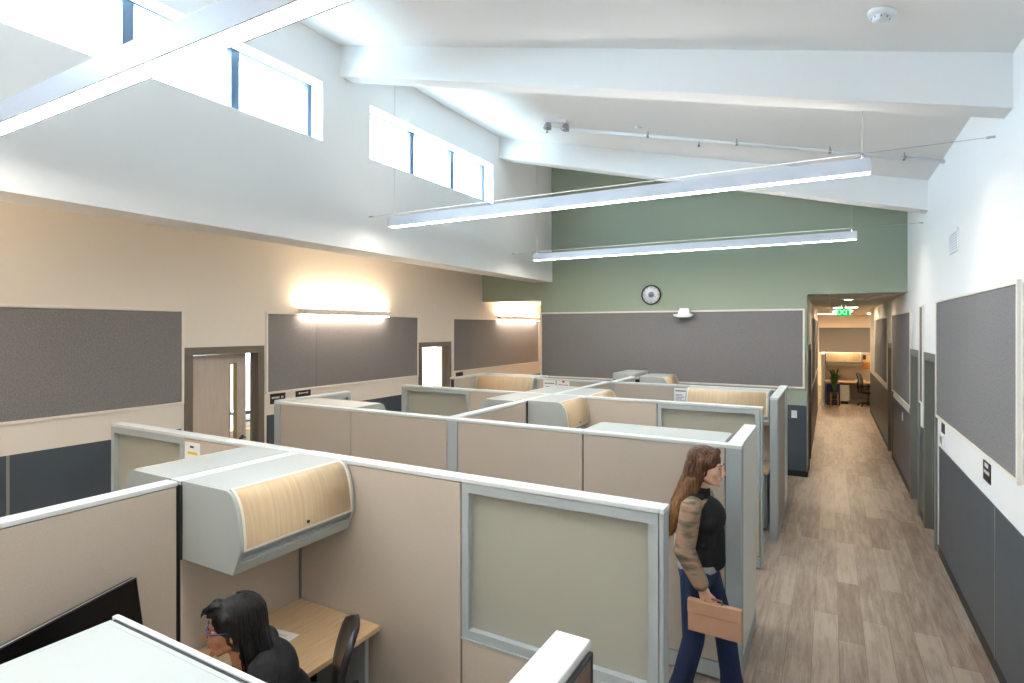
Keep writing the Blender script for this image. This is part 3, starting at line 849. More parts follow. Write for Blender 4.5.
MB().lathe([(.0005, -.026), (.055, -.026), (.055, -.024)], (0, 0, .004), 'y', 24).build('emblem', mat('clock_blue', (128, 138, 170), .6), t)
for ang, ln, nm in ((R(112), .10, 'hour_hand'), (R(232), .06, 'minute_hand')):
    b = MB(); p0 = Vector((math.sin(ang), 0, math.cos(ang))); q = Vector((math.cos(ang), 0, -math.sin(ang))) * .005
    pts = [-q, q, p0 * ln + q * .5, p0 * ln - q * .5]
    b.hexa([tuple(v + Vector((0, -.030, 0))) for v in pts] + [tuple(v + Vector((0, -.033, 0))) for v in pts]); b.build(nm, M_BLACK, t)

# wall fixture by the clock
t = thing('emergency_light', 'small white wall fixture with a dish base, beside the clock', 'wall fixture', (-2.35, YB - .026, 2.70))
MB().prism([(-.165, .045), (-.145, .02), (-.07, 0), (.09, 0), (.16, .02), (.175, .045), (.175, .06), (-.165, .06)], -.16, -.0, 'y').build('dish_base', M_PLAST, t, .004)
MB().hexa([(-.09, -.13, .06), (.12, -.13, .06), (.12, 0, .06), (-.09, 0, .06), (-.06, -.09, .17), (.115, -.09, .17), (.115, 0, .17), (-.06, 0, .17)]).build('housing', M_PLAST, t, .005)
MB().box(-.05, -.001, .138, .10, .026, .165).build('wall_mount', M_PLAST, t)

# ceiling fittings ---------------------------------------------------
sl = math.atan(.2518)
t = thing('smoke_detector', 'round white smoke detector on the sloped ceiling', 'smoke detector', (.29, 4.28, ceil_z(.29)))
t.rotation_euler = (0, sl, 0)
MB().lathe([(.082, 0), (.082, -.012), (.074, -.026), (.045, -.030)], seg=32).build('base_plate', M_PLAST, t)
MB().lathe([(.050, -.028), (.046, -.052), (.030, -.060), (.001, -.060)], seg=32).build('sensor_cap', M_PLAST, t)
b = MB()
for k in range(8):
    a = k * math.pi / 4; b.box(.0475 * math.cos(a) - .004, .0475 * math.sin(a) - .004, -.046, .0475 * math.cos(a) + .004, .0475 * math.sin(a) + .004, -.036)
b.build('vent_slots', mat('slot_grey', (120, 124, 130), .6), t)
YP = 7.42
t = thing('sprinkler_pipe', 'white sprinkler pipe hung along the sloped ceiling between the beams', 'pipe', (-3.6, YP, ceil_z(-3.6) - .06))
dx = XR + 3.6
MB().tube([(0, 0, 0), (dx, 0, -.2518 * dx)], .021, seg=12).build('pipe', M_PLAST, t)
for x in (.35, 1.5, 2.6, 3.6, 4.3):
    z = -.2518 * x
    MB().tube([(x, 0, z), (x, 0, z + .06)], .006, seg=6).tube([(x - .015, 0, z), (x + .015, 0, z)], .026, seg=12).build('hanger', M_CHROME, t)
for x in (.02, 2.15):
    MB().tube([(x, 0, -.2518 * x), (x, 0, -.2518 * x - .07)], .010, seg=8).lathe([(.001, 0), (.022, -.002), (.022, -.006), (.001, -.006)], (x, 0, -.2518 * x - .07), seg=14).build('sprinkler_head', M_CHROME, t)
t = thing('flood_light', 'pair of silver spot heads at the high end of the sprinkler pipe', 'light', (-3.42, 7.20, ceil_z(-3.42)))
t.rotation_euler = (0, sl, 0)
MB().box(-.08, -.05, -.05, .28, .05, 0).build('junction_box', M_PLAST, t, .006)
for x in (-.02, .26):
    MB().lathe([(.001, 0), (.035, -.006), (.055, -.05), (.060, -.09), (.052, -.092), (.001, -.07)], (x, 0, -.05), seg=20).build('lamp_head', M_CHROME, t)
t = thing('ceiling_sensor', 'small grey ceiling sensor near the middle of the sloped ceiling', 'sensor', (-2.18, 7.25, ceil_z(-2.18)))
t.rotation_euler = (0, sl, 0)
MB().lathe([(.05, 0), (.05, -.012), (.03, -.03), (.001, -.032)], seg=20).build('sensor_cap', M_PLAST, t)

# exit sign ----------------------------------------------------------
t = thing('exit_sign', 'green glowing EXIT sign hanging from the corridor ceiling', 'exit sign', (.27, 15.0, 2.775))
MB().box(-.135, -.02, 0, .135, .02, .175).build('housing', M_EXIT, t, .003)
MB().box(-.03, -.015, .175, .03, .015, .275).build('canopy', M_PLAST, t)
def text(s, size, loc, rot, m, name, parent, ext=.002):
    cu = bpy.data.curves.new(name, 'FONT'); cu.body = s; cu.size = size; cu.extrude = ext; cu.align_x = 'CENTER'; cu.align_y = 'CENTER'
    ob = bpy.data.objects.new(name + '_source', cu); COL.objects.link(ob)
    dg = bpy.context.evaluated_depsgraph_get(); me = bpy.data.meshes.new_from_object(ob.evaluated_get(dg))
    bpy.data.objects.remove(ob)
    o = bpy.data.objects.new(name, me); COL.objects.link(o); o.parent = parent; o.location = loc; o.rotation_euler = rot
    me.materials.clear(); me.materials.append(m); return o
text('EXIT', .17, (0, -.0225, .086), (R(90), 0, 0), M_EXITW, 'lettering', t)
for y, l in ((12.7, 'small round downlight on the corridor ceiling, nearer the green wall'), (15.9, 'small round downlight on the corridor ceiling, just past the exit sign')):
    t = thing('downlight', l, 'ceiling light', (.30, y, 3.052))
    MB().lathe([(.085, .008), (.10, .0), (.10, -.008), (.075, -.008), (.072, .004)], seg=24).build('trim_ring', M_PLAST, t)
    MB().lathe([(.001, -.004), (.072, -.004), (.072, .002), (.001, .002)], seg=24).build('lens', emis('downlight_lens', (255, 232, 204), 90.0), t)

# ================================================================== OFFICE CHAIRS
def office_chair(loc, rz, label, m=M_LEATH, back=True):
    """seat centre over the origin, sitter faces local -y"""
    t = thing('office_chair', label, 'office chair', loc, rz, 'black office chairs')
    s = MB()
    def cushion(mb, w0, w1, y0, y1, z0, z1):
        n = 12; pr = []
        for k in range(n):
            a = 2 * math.pi * k / n; pr.append((math.copysign(abs(math.cos(a)) ** .6, math.cos(a)), math.copysign(abs(math.sin(a)) ** .6, math.sin(a))))
        mb.prism([((w0 + w1) / 2 + (w1 - w0) / 2 * p[0], (y0 + y1) / 2 + (y1 - y0) / 2 * p[1]) for p in pr], z0, z1, 'z')
    cushion(s, -.245, .245, -.25, .23, .43, .50)
    s.build('seat', m, t, .018)
    # curved backrest: grid with thickness
    b = MB(); NU, NV = 12, 12; th = .035
    def P(u, v, o):
        z = .58 + v * .49; half = .205 - .05 * v * v
        if v > .86: half *= math.sqrt(max(1 - ((v - .86) / .16) ** 2, .02))
        x = (u * 2 - 1) * half
        y = .235 + .06 * v + .05 * math.sin(math.pi * v) * -1 * .6 - .045 * (x / .235) ** 2 + o * th
        return (x, y, z)
    for o in (0, 1):
        for j in range(NV + 1):
            for i in range(NU + 1): b.v.append(P(i / NU, j / NV, o))
    K = (NU + 1) * (NV + 1)
    for j in range(NV):
        for i in range(NU):
            a = j * (NU + 1) + i
            for f in ((a, a + 1, a + NU + 2, a + NU + 1), (K + a, K + a + NU + 1, K + a + NU + 2, K + a + 1)):
                b.f.append(f); b.m.append(0); b.sm.append(True)
    for i in range(NU):
        for a in (i, NV * (NU + 1) + i):
            b.f.append((a, a + 1, K + a + 1, K + a)); b.m.append(0); b.sm.append(True)
    for j in range(NV):
        for a in (j * (NU + 1), j * (NU + 1) + NU):
            b.f.append((a, a + NU + 1, K + a + NU + 1, K + a)); b.m.append(0); b.sm.append(True)
    b.build('backrest', m, t)
    MB().tube([(0, .14, .42), (0, .27, .44), (0, .31, .60), (0, .31, .78)], [.022, .022, .018, .014]).build('back_bracket', M_BLACK, t)
    for sx in (-1, 1):
        MB().tube([(sx * .24, .1, .45), (sx * .29, .1, .46), (sx * .295, .06, .66)], .014).box(sx * .265, -.14, .655, sx * .325, .12, .685).build('armrest', M_BLACK, t, .004)
    MB().tube([(0, 0, .09), (0, 0, .26)], .028).tube([(0, 0, .25), (0, 0, .43)], .018).box(-.09, -.1, .40, .09, .12, .43).build('column', M_BLACK, t)
    bs = MB(); cs = []
    for k in range(5):
        a = 2 * math.pi * k / 5 + .3; x, y = math.cos(a), math.sin(a)
        bs.tube([(0, 0, .11), (x * .15, y * .15, .10), (x * .28, y * .28, .075)], [.03, .022, .016])
        cs.append((x * .28, y * .28))
    bs.build('base', M_BLACK, t)
    for (x, y) in cs:
        MB().tube([(x - .02, y, .028), (x + .02, y, .028)], .027, seg=14).tube([(x, y, .03), (x, y, .07)], .008).build('caster', M_BLACK, t)
    return t
CH = (-2.205, 1.822, 0)
office_chair((CH[0] - .025, CH[1] - .01, 0), R(-44), 'black office chair the dark-haired woman sits on')
office_chair((1.12 - .06, 21.35, 0), R(70), 'black office chair at the far cubicle beyond the corridor')
office_chair((-9.0, 11.55, 0), R(200), 'black office chair in the bright room behind the open doorway')

# monitor -------------------------------------------------------------
t = thing('monitor', 'large dark monitor on the desk before the seated woman', 'monitor', (-2.79, 1.205, .730), R(19.3))
mm = MB(); W_, Hh = .70, .41
# local: x = screen normal (towards the sitter), y = along the width
tilt = R(9)
Mt = Matrix.Translation((0, 0, .15)) @ Matrix.Rotation(-tilt, 4, 'Y')
xf(MB().box(-.02, -W_ / 2, 0, .012, W_ / 2, Hh), Mt).build('screen_housing', M_BLACK, t, .003)
xf(MB().box(.012, -W_ / 2 + .008, .012, .0135, W_ / 2 - .008, Hh - .008), Mt).build('screen', M_SCREEN, t)
xf(MB().box(.004, -W_ / 2, Hh - .0005, .0125, W_ / 2, Hh + .0010), Mt).build('top_edge', mat('silver_edge', (200, 200, 200), .3, metal=.5), t)
MB().box(-.05, -.03, .005, -.03, .03, .33).build('stand', M_BLACK, t, .003)
MB().box(-.12, -.13, 0, .10, .13, .010).build('stand_base', M_BLACK, t, .003)
def lay(label, x, y, rz, w, h, z=.7305, ln=8):
    t = thing('paper_sheet', label, 'paper', (x, y, z), rz)
    MB().box(-w / 2, -h / 2, 0, w / 2, h / 2, .0015).build('sheet', M_PAPER, t)
    b = MB()
    for i in range(ln): b.box(-w * .38, h * .36 - i * h * .075, .0015, w * (.1 + .28 * random.random()), h * .345 - i * h * .075, .0018)
    b.build('printing', mat('print_grey', (150, 150, 156), .7), t)
lay('printed white sheet lying on the desk behind the seated woman', -2.76, 2.10, R(8), .216, .279)
lay('loose white sheet peeking out by the shoulder of the seated woman', -2.58, 1.90, R(-14), .216, .279, .7305, 4)
t = thing('keyboard', 'black keyboard on the desk in front of the dark monitor', 'keyboard', (-2.50, 1.40, .7305), R(19))
MB().box(-.07, -.21, 0, .07, .21, .016).build('case', M_BLACK, t, .004)
k = MB()
for i in range(5):
    for j in range(14): k.box(-.062 + i * .025, -.2 + j * .0285, .016, -.041 + i * .025, -.175 + j * .0285, .021)
k.build('keys', mat('key_grey', (40, 40, 44), .5), t)

# ================================================================== FAR CUBICLE
panel('fabric', (-.22, 22.47), (1.3, 22.47), 'beige partition panel behind the far desk beyond the corridor')
panel('fabric', (-.20, 20.85), (-.20, 22.42), 'grey-ended partition wing beside the potted plant')
post(-.20, 20.80, 'pale grey end post beside the potted plant', .09, .09)
overhead_bin(1.04, (-.13, 22.42, BZ), 0, 'overhead bin of the far cubicle above the desk with the plant')
desk(-.15, 21.62, 1.3, 22.41, 'light wooden desk of the far cubicle beyond the corridor')
t = thing('file_cabinet', 'dark blue cabinet behind the potted plant', 'cabinet', (.09, 21.35, 0))
MB().box(-.19, -.2, 0, .19, .25, .70).build('cabinet_body', mat('navy_paint', (28, 40, 84), .45), t, .004)
for z in (.04, .37): MB().box(-.18, -.215, z, .18, -.2, z + .3).build('drawer', MATS['navy_paint'], t, .003)
t = thing('waste_box', 'pale speckled box under the far desk', 'box', (.42, 21.72, 0))
MB().box(-.13, -.09, .10, .13, .10, .62).build('box_body', mat('pale_speckle', (206, 204, 200), .7, noise=(30, .12, (1, 1, 1))), t, .003)
MB().box(-.11, -.07, 0, .11, .08, .10).build('foot', M_BLACK, t)
t = thing('document_tray', 'white stack of paper on the far desk', 'tray', (.86, 21.80, .7305))
MB().box(-.16, -.12, 0, .16, .12, .035).box(-.15, -.11, .035, .15, .11, .07).build('paper_stack', M_PAPER, t, .002)
M_GOLD = mat('golden_print', (196, 140, 70), .6, noise=(16, .6, (1, 1, 1)))
flat('poster', 'golden patterned picture pinned above the far chair, lower one', 'picture', (1.11, 22.42, 1.13), .30, .22, 'y', -1, M_GOLD, [], .004)
flat('poster', 'small picture with dark corners pinned above the golden one', 'picture', (1.11, 22.42, 1.38), .30, .22, 'y', -1, mat('warm_print', (226, 190, 140), .6), [(0, .3, .3, 1, mat('dark_print', (60, 66, 50), .6)), (.75, .3, 1, 1, MATS['dark_print'])], .004)
# potted plant
t = thing('potted_plant', 'leafy green plant in a pot on a yellow wooden stand', 'plant', (.12, 20.80, 0))
M_LEAF = mat('leaf_green', (62, 92, 48), .5, noise=(8, .35, (1, 1, 1)))
M_STAND = mat('yellow_wood', (214, 150, 44), .5)
sd = MB()
for a in (45, 135, 225, 315):
    x, y = .14 * math.cos(R(a)), .14 * math.sin(R(a)); sd.tube([(x, y, 0), (x, y, .40)], .012, seg=8)
sd.tube([(-.1, -.1, .24), (.1, .1, .24)], .01, seg=8).tube([(-.1, .1, .24), (.1, -.1, .24)], .01, seg=8)
sd.build('stand', M_STAND, t)
MB().lathe([(.001, .25), (.085, .25), (.115, .46), (.105, .46), (.1, .43), (.001, .43)], seg=24).build('pot', mat('dark_pot', (40, 44, 40), .4), t)
lv = MB()
rnd = random.Random(3)
for k in range(90):
    a = rnd.uniform(0, 2 * math.pi); ln = rnd.uniform(.30, .78); sp = rnd.uniform(.10, .24); n = 7
    w = rnd.uniform(.018, .034); n0 = len(lv.v)
    for i in range(n):
        u = i / (n - 1); r = sp * u ** 1.2; z = .44 + ln * math.sin(u * 1.75) / math.sin(1.5)
        ww = w * math.sin(math.pi * min(u * .92 + .08, 1)) + .001
        cx, cy = r * math.cos(a), r * math.sin(a)
        tx, ty = -math.sin(a) * ww, math.cos(a) * ww
        lv.v += [(cx - tx, cy - ty, z), (cx, cy, z - .006), (cx + tx, cy + ty, z)]
    for i in range(n - 1):
        q = n0 + i * 3
        for o in (0, 1): lv.f.append((q + o, q + o + 1, q + o + 4, q + o + 3)); lv.m.append(0); lv.sm.append(True)
lo = lv.build('foliage', M_LEAF, t)
lo.data.validate()

# office items behind the left doors
desk(-9.75, 5.3, -9.0, 8.0, 'light wooden desk in the office behind the ajar door')
t = thing('printer', 'pale printer with a dark top on the desk behind the ajar door', 'printer', (-9.35, 6.55, .7305))
MB().box(-.2, -.22, 0, .2, .22, .22).build('printer_body', mat('pale_blue_plastic', (188, 200, 214), .5), t, .01)
MB().box(-.17, -.2, .22, .17, .2, .28).box(-.2, -.15, .10, .26, .15, .12).build('lid', M_BLACK, t, .006)
t = thing('storage_box', 'brown box on the desk behind the ajar door', 'box', (-9.4, 7.45, .7305))
MB().box(-.16, -.2, 0, .16, .2, .30).build('box_body', mat('brown_card', (170, 104, 62), .8), t, .004)
MB().box(-.17, -.21, .30, .17, .21, .34).build('lid', MATS['brown_card'], t, .004)

# ================================================================== PEOPLE
def fused(mb, name, m, parent, voxel=.006, smooth=4, mats2=None):
    """union of the mesh's pieces as one continuous surface"""
    me = mb.mesh(name, m)
    o = bpy.data.objects.new(name + '_tmp', me); COL.objects.link(o)
    r = o.modifiers.new('r', 'REMESH'); r.mode = 'VOXEL'; r.voxel_size = voxel; r.use_smooth_shade = True
    if smooth:
        s = o.modifiers.new('s', 'SMOOTH'); s.factor = .5; s.iterations = smooth
    dg = bpy.context.evaluated_depsgraph_get()
    me2 = bpy.data.meshes.new_from_object(o.evaluated_get(dg))
    bpy.data.objects.remove(o)
    for p in me2.polygons: p.use_smooth = True
    me2.materials.clear()
    me2.materials.append(m)
    ob = bpy.data.objects.new(name, me2); COL.objects.link(ob); ob.parent = parent
    return ob

def skin_mat(name, rgb):
    m = mat(name, rgb, .48, noise=(40, .04, (1, 1, 1)))
    b = m.node_tree.nodes['Principled BSDF']
    b.inputs['Subsurface Weight'].default_value = .15
    b.inputs['Subsurface Radius'].default_value = (.02, .008, .004)
    return m
def hair_mat(name, rgb, rgb2=None, z0=0, z1=1):
    m = bpy.data.materials.new(name); m.use_nodes = True; nt = m.node_tree; b = nt.nodes['Principled BSDF']
    b.inputs['Roughness'].default_value = .5; b.inputs['Specular IOR Level'].default_value = .3
    tc = nt.nodes.new('ShaderNodeTexCoord'); mp = nt.nodes.new('ShaderNodeMapping'); mp.inputs['Scale'].default_value = (90, 90, 5)
    nz = nt.nodes.new('ShaderNodeTexNoise'); nz.inputs['Scale'].default_value = 1.0; nz.inputs['Detail'].default_value = 4
    nt.links.new(tc.outputs['Object'], mp.inputs['Vector']); nt.links.new(mp.outputs['Vector'], nz.inputs['Vector'])
    cr = nt.nodes.new('ShaderNodeValToRGB')
    lo_ = tuple(v * .55 for v in rgb); cr.color_ramp.elements[0].color = lin(lo_); cr.color_ramp.elements[0].position = .35
    cr.color_ramp.elements[1].color = lin(tuple(min(255, v * 1.5) for v in rgb)); cr.color_ramp.elements[1].position = .75
    nt.links.new(nz.outputs['Fac'], cr.inputs['Fac'])
    out = cr.outputs['Color']
    if rgb2:
        cr2 = nt.nodes.new('ShaderNodeValToRGB')
        cr2.color_ramp.elements[0].color = lin(tuple(v * .7 for v in rgb2)); cr2.color_ramp.elements[0].position = .35
        cr2.color_ramp.elements[1].color = lin(tuple(min(255, v * 1.25) for v in rgb2)); cr2.color_ramp.elements[1].position = .75
        nt.links.new(nz.outputs['Fac'], cr2.inputs['Fac'])
        sp = nt.nodes.new('ShaderNodeSeparateXYZ'); nt.links.new(tc.outputs['Object'], sp.inputs[0])
        mr = nt.nodes.new('ShaderNodeMapRange'); mr.inputs['From Min'].default_value = z0; mr.inputs['From Max'].default_value = z1
        nt.links.new(sp.outputs['Z'], mr.inputs['Value'])
        mx = nt.nodes.new('ShaderNodeMixRGB'); nt.links.new(mr.outputs['Result'], mx.inputs['Fac'])
        nt.links.new(cr2.outputs['Color'], mx.inputs['Color1']); nt.links.new(cr.outputs['Color'], mx.inputs['Color2']); out = mx.outputs['Color']
    nt.links.new(out, b.inputs['Base Color'])
    bp = nt.nodes.new('ShaderNodeBump'); bp.inputs['Strength'].default_value = .6; bp.inputs['Distance'].default_value = .004
    nt.links.new(nz.outputs['Fac'], bp.inputs['Height']); nt.links.new(bp.outputs['Normal'], b.inputs['Normal'])
    return m

def head_mesh(mb, M):
    """skin of a head; origin between the ears, face towards -y; M places it"""
    h = MB()
    h.ell((0, .018, .035), (.074, .094, .083))          # skull
    h.ell((0, -.018, -.015), (.062, .074, .088))        # face
    h.ell((0, -.045, -.075), (.036, .040, .034))        # chin and jaw
    h.ell((0, -.084, -.098), (.016, .013, .013))        # chin tip
    for s in (-1, 1):
        h.ell((s * .040, -.055, -.022), (.024, .026, .026))     # cheek
        h.cap((s * .056, .010, -.05), (s * .030, -.055, -.088), .016, .014)
        h.ell((s * .076, .012, -.010), (.009, .020, .031), Euler((R(-10), 0, s * .35)).to_matrix())
        h.ell((s * .030, -.078, .034), (.022, .014, .009))      # brow
        h.ell((s * .012, -.104, -.028), (.008, .009, .007))     # nostril wing
    h.cap((0, -.086, .016), (0, -.111, -.020), .009, .0115)     # nose
    h.ell((0, -.090, -.052), (.024, .011, .006)); h.ell((0, -.087, -.063), (.021, .011, .007))   # lips
    h.cap((0, .025, -.05), (0, .045, -.150), .053, .056)        # neck
    h.v = [tuple(M @ Vector(v)) for v in h.v]
    n = len(mb.v); mb.v += h.v; mb.f += [tuple(n + i for i in f) for f in h.f]; mb.m += h.m; mb.sm += h.sm
def face_parts(parent, M, lip):
    for s in (-1, 1):
        e = MB(); e.ell((s * .029, -.0735, .012), (.0125, .009, .0062), seg=14, rings=10); xf(e, M).build('eye', mat('eye_white', (196, 188, 182), .4), parent)
        i = MB(); i.ell((s * .029, -.0808, .012), (.0062, .0028, .0058), seg=12, rings=8); xf(i, M).build('iris', mat('iris_brown', (50, 30, 20), .3), parent)
        b = MB().tube([(s * .014, -.0935, .033), (s * .030, -.0935, .038), (s * .047, -.083, .033)], [.002, .003, .0015], seg=6); xf(b, M).build('eyebrow', M_BROW, parent)
    l = MB().ell((0, -.0925, -.052), (.020, .0095, .0045), seg=14, rings=8).ell((0, -.0905, -.062), (.018, .0095, .0055), seg=14, rings=8)
    xf(l, M).build('lips', lip, parent)
M_BROW = mat('brow_dark', (40, 28, 22), .8)

def hand(mb, wrist, palm_end, out, curl, side, r=.0085):
    """palm from wrist to palm_end; OUT = the direction of the thumb side in the palm's plane; CURL = direction the fingers bend to"""
    w, p, o, c = Vector(wrist), Vector(palm_end), Vector(out).normalized(), Vector(curl).normalized()
    d = (p - w).normalized()
    for k in range(4):
        off = o * (.030 - k * .020)
        mb.cap(w + off * .6, p + off, .016, .0125)
        L = (.040, .045, .042, .033)[k]
        a = p + off; b2 = a + (d * .85 + c * .5).normalized() * L; b3 = b2 + (d * .25 + c).normalized() * L * .65; b4 = b3 + (-d * .45 + c).normalized() * L * .5
        mb.cap(a, b2, r * 1.15, r); mb.cap(b2, b3, r, r * .92); mb.cap(b3, b4, r * .92, r * .8)
    th0 = w + d * .022 + o * .022; th1 = th0 + (o * .7 + d * .7 + c * .2).normalized() * .042; th2 = th1 + (d + c * .7).normalized() * .030
    mb.cap(th0, th1, .0135, .0105); mb.cap(th1, th2, .0105, .009)

# ---- seated woman (faces local -y; her left is +x) -------------------
SW = thing('person', 'dark-haired woman in blue glasses and a black top, seated at her desk', 'person', CH, R(-38))
SK1 = skin_mat('skin_warm', (176, 118, 88))
HM = Matrix.Translation((0, -.258, 1.145)) @ Matrix.Rotation(R(3), 4, 'X')
b = MB(); head_mesh(b, HM)
b.ell((0, .02, .56), (.165, .13, .11)); b.ell((0, -.04, .74), (.135, .10, .14)); b.ell((0, -.11, .90), (.165, .105, .13))
b.cap((-.13, -.13, .985), (.13, -.13, .985), .055, .055); b.cap((0, -.15, .98), (0, -.225, 1.06), .06, .052)
for s in (-1, 1):
    b.cap((s * .175, -.13, .965), (s * .225, -.26, .775), .050, .040)
    b.cap((s * .225, -.26, .775), (s * .16, -.47, .790), .040, .026)
    hand(b, (s * .16, -.48, .790), (s * .145, -.56, .785), (-s, 0, 0), (0, -.2, -1), s)
    b.cap((s * .09, .0, .545), (s * .11, -.42, .53), .085, .060)
    b.cap((s * .11, -.42, .53), (s * .11, -.44, .12), .058, .036)
    b.cap((s * .11, -.42, .045), (s * .115, -.58, .035), .036, .030); b.cap((s * .11, -.44, .12), (s * .11, -.42, .045), .036, .038)
fused(b, 'body', SK1, SW, .0058, 3)
face_parts(SW, HM, mat('lip_rose', (150, 84, 74), .4))
M_KNIT = mat('black_knit', (26, 26, 31), .9, noise=(60, .2, (1, 1, 1)), bump=.3)
b = MB()
b.ell((0, .03, .58), (.185, .15, .13)); b.ell((0, -.03, .74), (.160, .125, .16)); b.ell((0, -.10, .90), (.19, .130, .14))
b.cap((-.15, -.125, .985), (.15, -.125, .985), .066, .066); b.cap((0, -.14, .99), (0, -.19, 1.035), .075, .066)
for s in (-1, 1):
    b.cap((s * .175, -.13, .965), (s * .228, -.26, .775), .064, .053); b.cap((s * .228, -.26, .775), (s * .165, -.45, .790), .052, .038)
fused(b, 'sweater', M_KNIT, SW, .007, 5)
b = MB()
b.ell((0, .02, .555), (.178, .145, .115))
for s in (-1, 1):
    b.cap((s * .09, .0, .55), (s * .11, -.42, .535), .096, .072); b.cap((s * .11, -.42, .535), (s * .11, -.44, .14), .070, .056)
fused(b, 'trousers', mat('dark_trousers', (40, 42, 50), .9), SW, .009, 4)
b = MB().tube([(0 + .058 * math.cos(a), -.185 + .05 * math.sin(a), 1.048 - .025 * math.sin(a) * -1) for a in [2 * math.pi * k / 20 for k in range(21)]], .010, seg=8)
b.build('collar', M_PLAST, SW)
for s in (-1, 1):
    b = MB(); b.cap((s * .11, -.42, .05), (s * .115, -.60, .038), .047, .040); fused(b, 'shoe', M_BLACK, SW, .008, 2)
# hair: parted bob to the shoulders with a quiff over the forehead
HB = hair_mat('hair_black', (22, 20, 21))
b = MB()
b.ell((0, .030, .045), (.096, .112, .096)); b.ell((0, .050, -.01), (.093, .098, .11))
for s in (-1, 1):
    b.ell((s * .056, .045, .010), (.040, .070, .090))
    b.cap((s * .068, .050, .02), (s * .080, .070, -.150), .036, .024)
    b.cap((s * .052, .075, .02), (s * .060, .105, -.165), .045, .024)
    b.cap((s * .018, -.055, .110), (s * .072, -.020, .07), .026, .024)
b.cap((0, .09, .02), (0, .122, -.16), .055, .030)
b.cap((.030, -.045, .108), (.0, -.085, .098), .024, .018); b.ell((.0, -.098, .098), (.020, .015, .016)); b.cap((.045, -.045, .095), (.030, -.085, .086), .018, .012); b.cap((.06, .04, .06), (.085, .075, -.10), .034, .028); b.cap((.03, .09, .05), (.055, .130, -.12), .045, .03)
xf(b, HM); fused(b, 'hair', HB, SW, .0055, 2)
# loose strands over the hair mass
st = MB(); rr = random.Random(5)
for k in range(330):
    a = rr.uniform(-.22, math.pi + .22); ca, sa = math.cos(a), math.sin(a); g0 = 1 + rr.uniform(-.02, .045)
    def Q(el, g=1.0): return (.099 * g * math.cos(el) * ca, .034 + .112 * g * math.cos(el) * sa, .045 + .1 * g * math.sin(el))
    e = rr.uniform(-.20, -.12); fl = 1 + rr.uniform(-.14, .16); w1, w2 = rr.uniform(-.008, .008), rr.uniform(-.012, .012)
    x, y, _z = Q(0, g0); y = max(y, .03)
    st.tube([Q(1.5, g0), Q(1.2, g0), Q(.9, g0), Q(.6, g0), Q(.3, g0), (x, y, .03), (x + w1, y + .002, -.03), (x * .98 + w2, y + .006, -.09), (x * fl, y * fl + .014, e)], [.0010, .0016, .002, .0022, .0024, .0024, .0022, .0018, .0006], seg=4)
for k in range(26):      # loose ends of the quiff
    x = rr.uniform(-.01, .05); st.tube([(x + .01, -.03, .125), (x, -.075, .125 + rr.uniform(-.01, .006)), (x - .012, -.108, .108 + rr.uniform(-.012, .008)), (x - .02, -.118, .090 + rr.uniform(-.01, .01))], [.001, .002, .002, .0006], seg=4)
xf(st, HM).build('hair_strands', hair_mat('hair_black_strand', (30, 27, 26)), SW)
# glasses
MG = mat('blue_frame', (44, 52, 120), .3)
g = MB()
for s in (-1, 1):
    g.tube([(s * (.031) + .024 * math.cos(a), -.098 + .006 * abs(math.cos(a)), .010 + .018 * math.sin(a)) for a in [2 * math.pi * k / 18 for k in range(19)]], .0022, seg=6)
    g.tube([(s * .055, -.092, .016), (s * .073, -.080, .018), (s * .082, .0, .014), (s * .080, .03, .002)], .0030, seg=6)
g.tube([(-.008, -.100, .014), (0, -.104, .017), (.008, -.100, .014)], .002, seg=6)
xf(g, HM); g.build('glasses', MG, SW)
g = MB()
for s in (-1, 1): g.lathe([(.001, -.001), (.022, -.001), (.022, .001), (.001, .001)], (s * .031, -.097, .010), 'y', 18)
xf(g, HM); g.build('lenses', M_GLASS, SW)

# ---- walking woman (faces local -y = the aisle; her right is -x) ------
WW = thing('person', 'walking woman with long brown hair, black vest and blue jeans', 'person', (-.735, 3.80, 0), R(88))
SK2 = skin_mat('skin_light', (216, 170, 146))
HM2 = Matrix.Translation((0, -.045, 1.605)) @ Matrix.Rotation(R(6), 4, 'X')
b = MB(); head_mesh(b, HM2)
b.ell((0, .01, .98), (.150, .105, .10)); b.ell((0, .01, 1.14), (.118, .085, .13)); b.ell((0, -.015, 1.29), (.150, .098, .14))
b.cap((-.13, .01, 1.395), (.13, .01, 1.395), .048, .048); b.cap((0, .01, 1.39), (0, -.01, 1.48), .056, .05)
ARM = {-1: [(-.175, .015, 1.375), (-.215, .045, 1.125), (-.225, -.060, .935)], 1: [(.175, .015, 1.375), (.225, .085, 1.13), (.215, -.02, .92)]}
LEG = {-1: [(-.085, .01, .93), (-.095, .020, .52), (-.10, .125, .10)], 1: [(.085, .0, .93), (.095, -.135, .535), (.09, -.195, .10)]}
for s in (-1, 1):
    a0, a1, a2 = ARM[s]
    b.cap(a0, a1, .046, .036); b.cap(a1, a2, .036, .024)
    l0, l1, l2 = LEG[s]
    b.cap(l0, l1, .082, .056); b.cap(l1, l2, .055, .036)
    fx, fy, fz = l2
    b.cap((fx, fy, fz), (fx, fy + .02, .05), .036, .036); b.cap((fx, fy + .01, .045), (fx, fy - .15, .032), .034, .026)
hand(b, (-.225, -.070, .915), (-.225, -.095, .850), (0, -1, 0), (.9, 0, -.3), -1)
hand(b, (.215, -.03, .90), (.212, -.055, .82), (0, -1, 0), (-1, 0, -.2), 1)
fused(b, 'body', SK2, WW, .0058, 3)
face_parts(WW, HM2, mat('lip_pink', (190, 110, 104), .4))
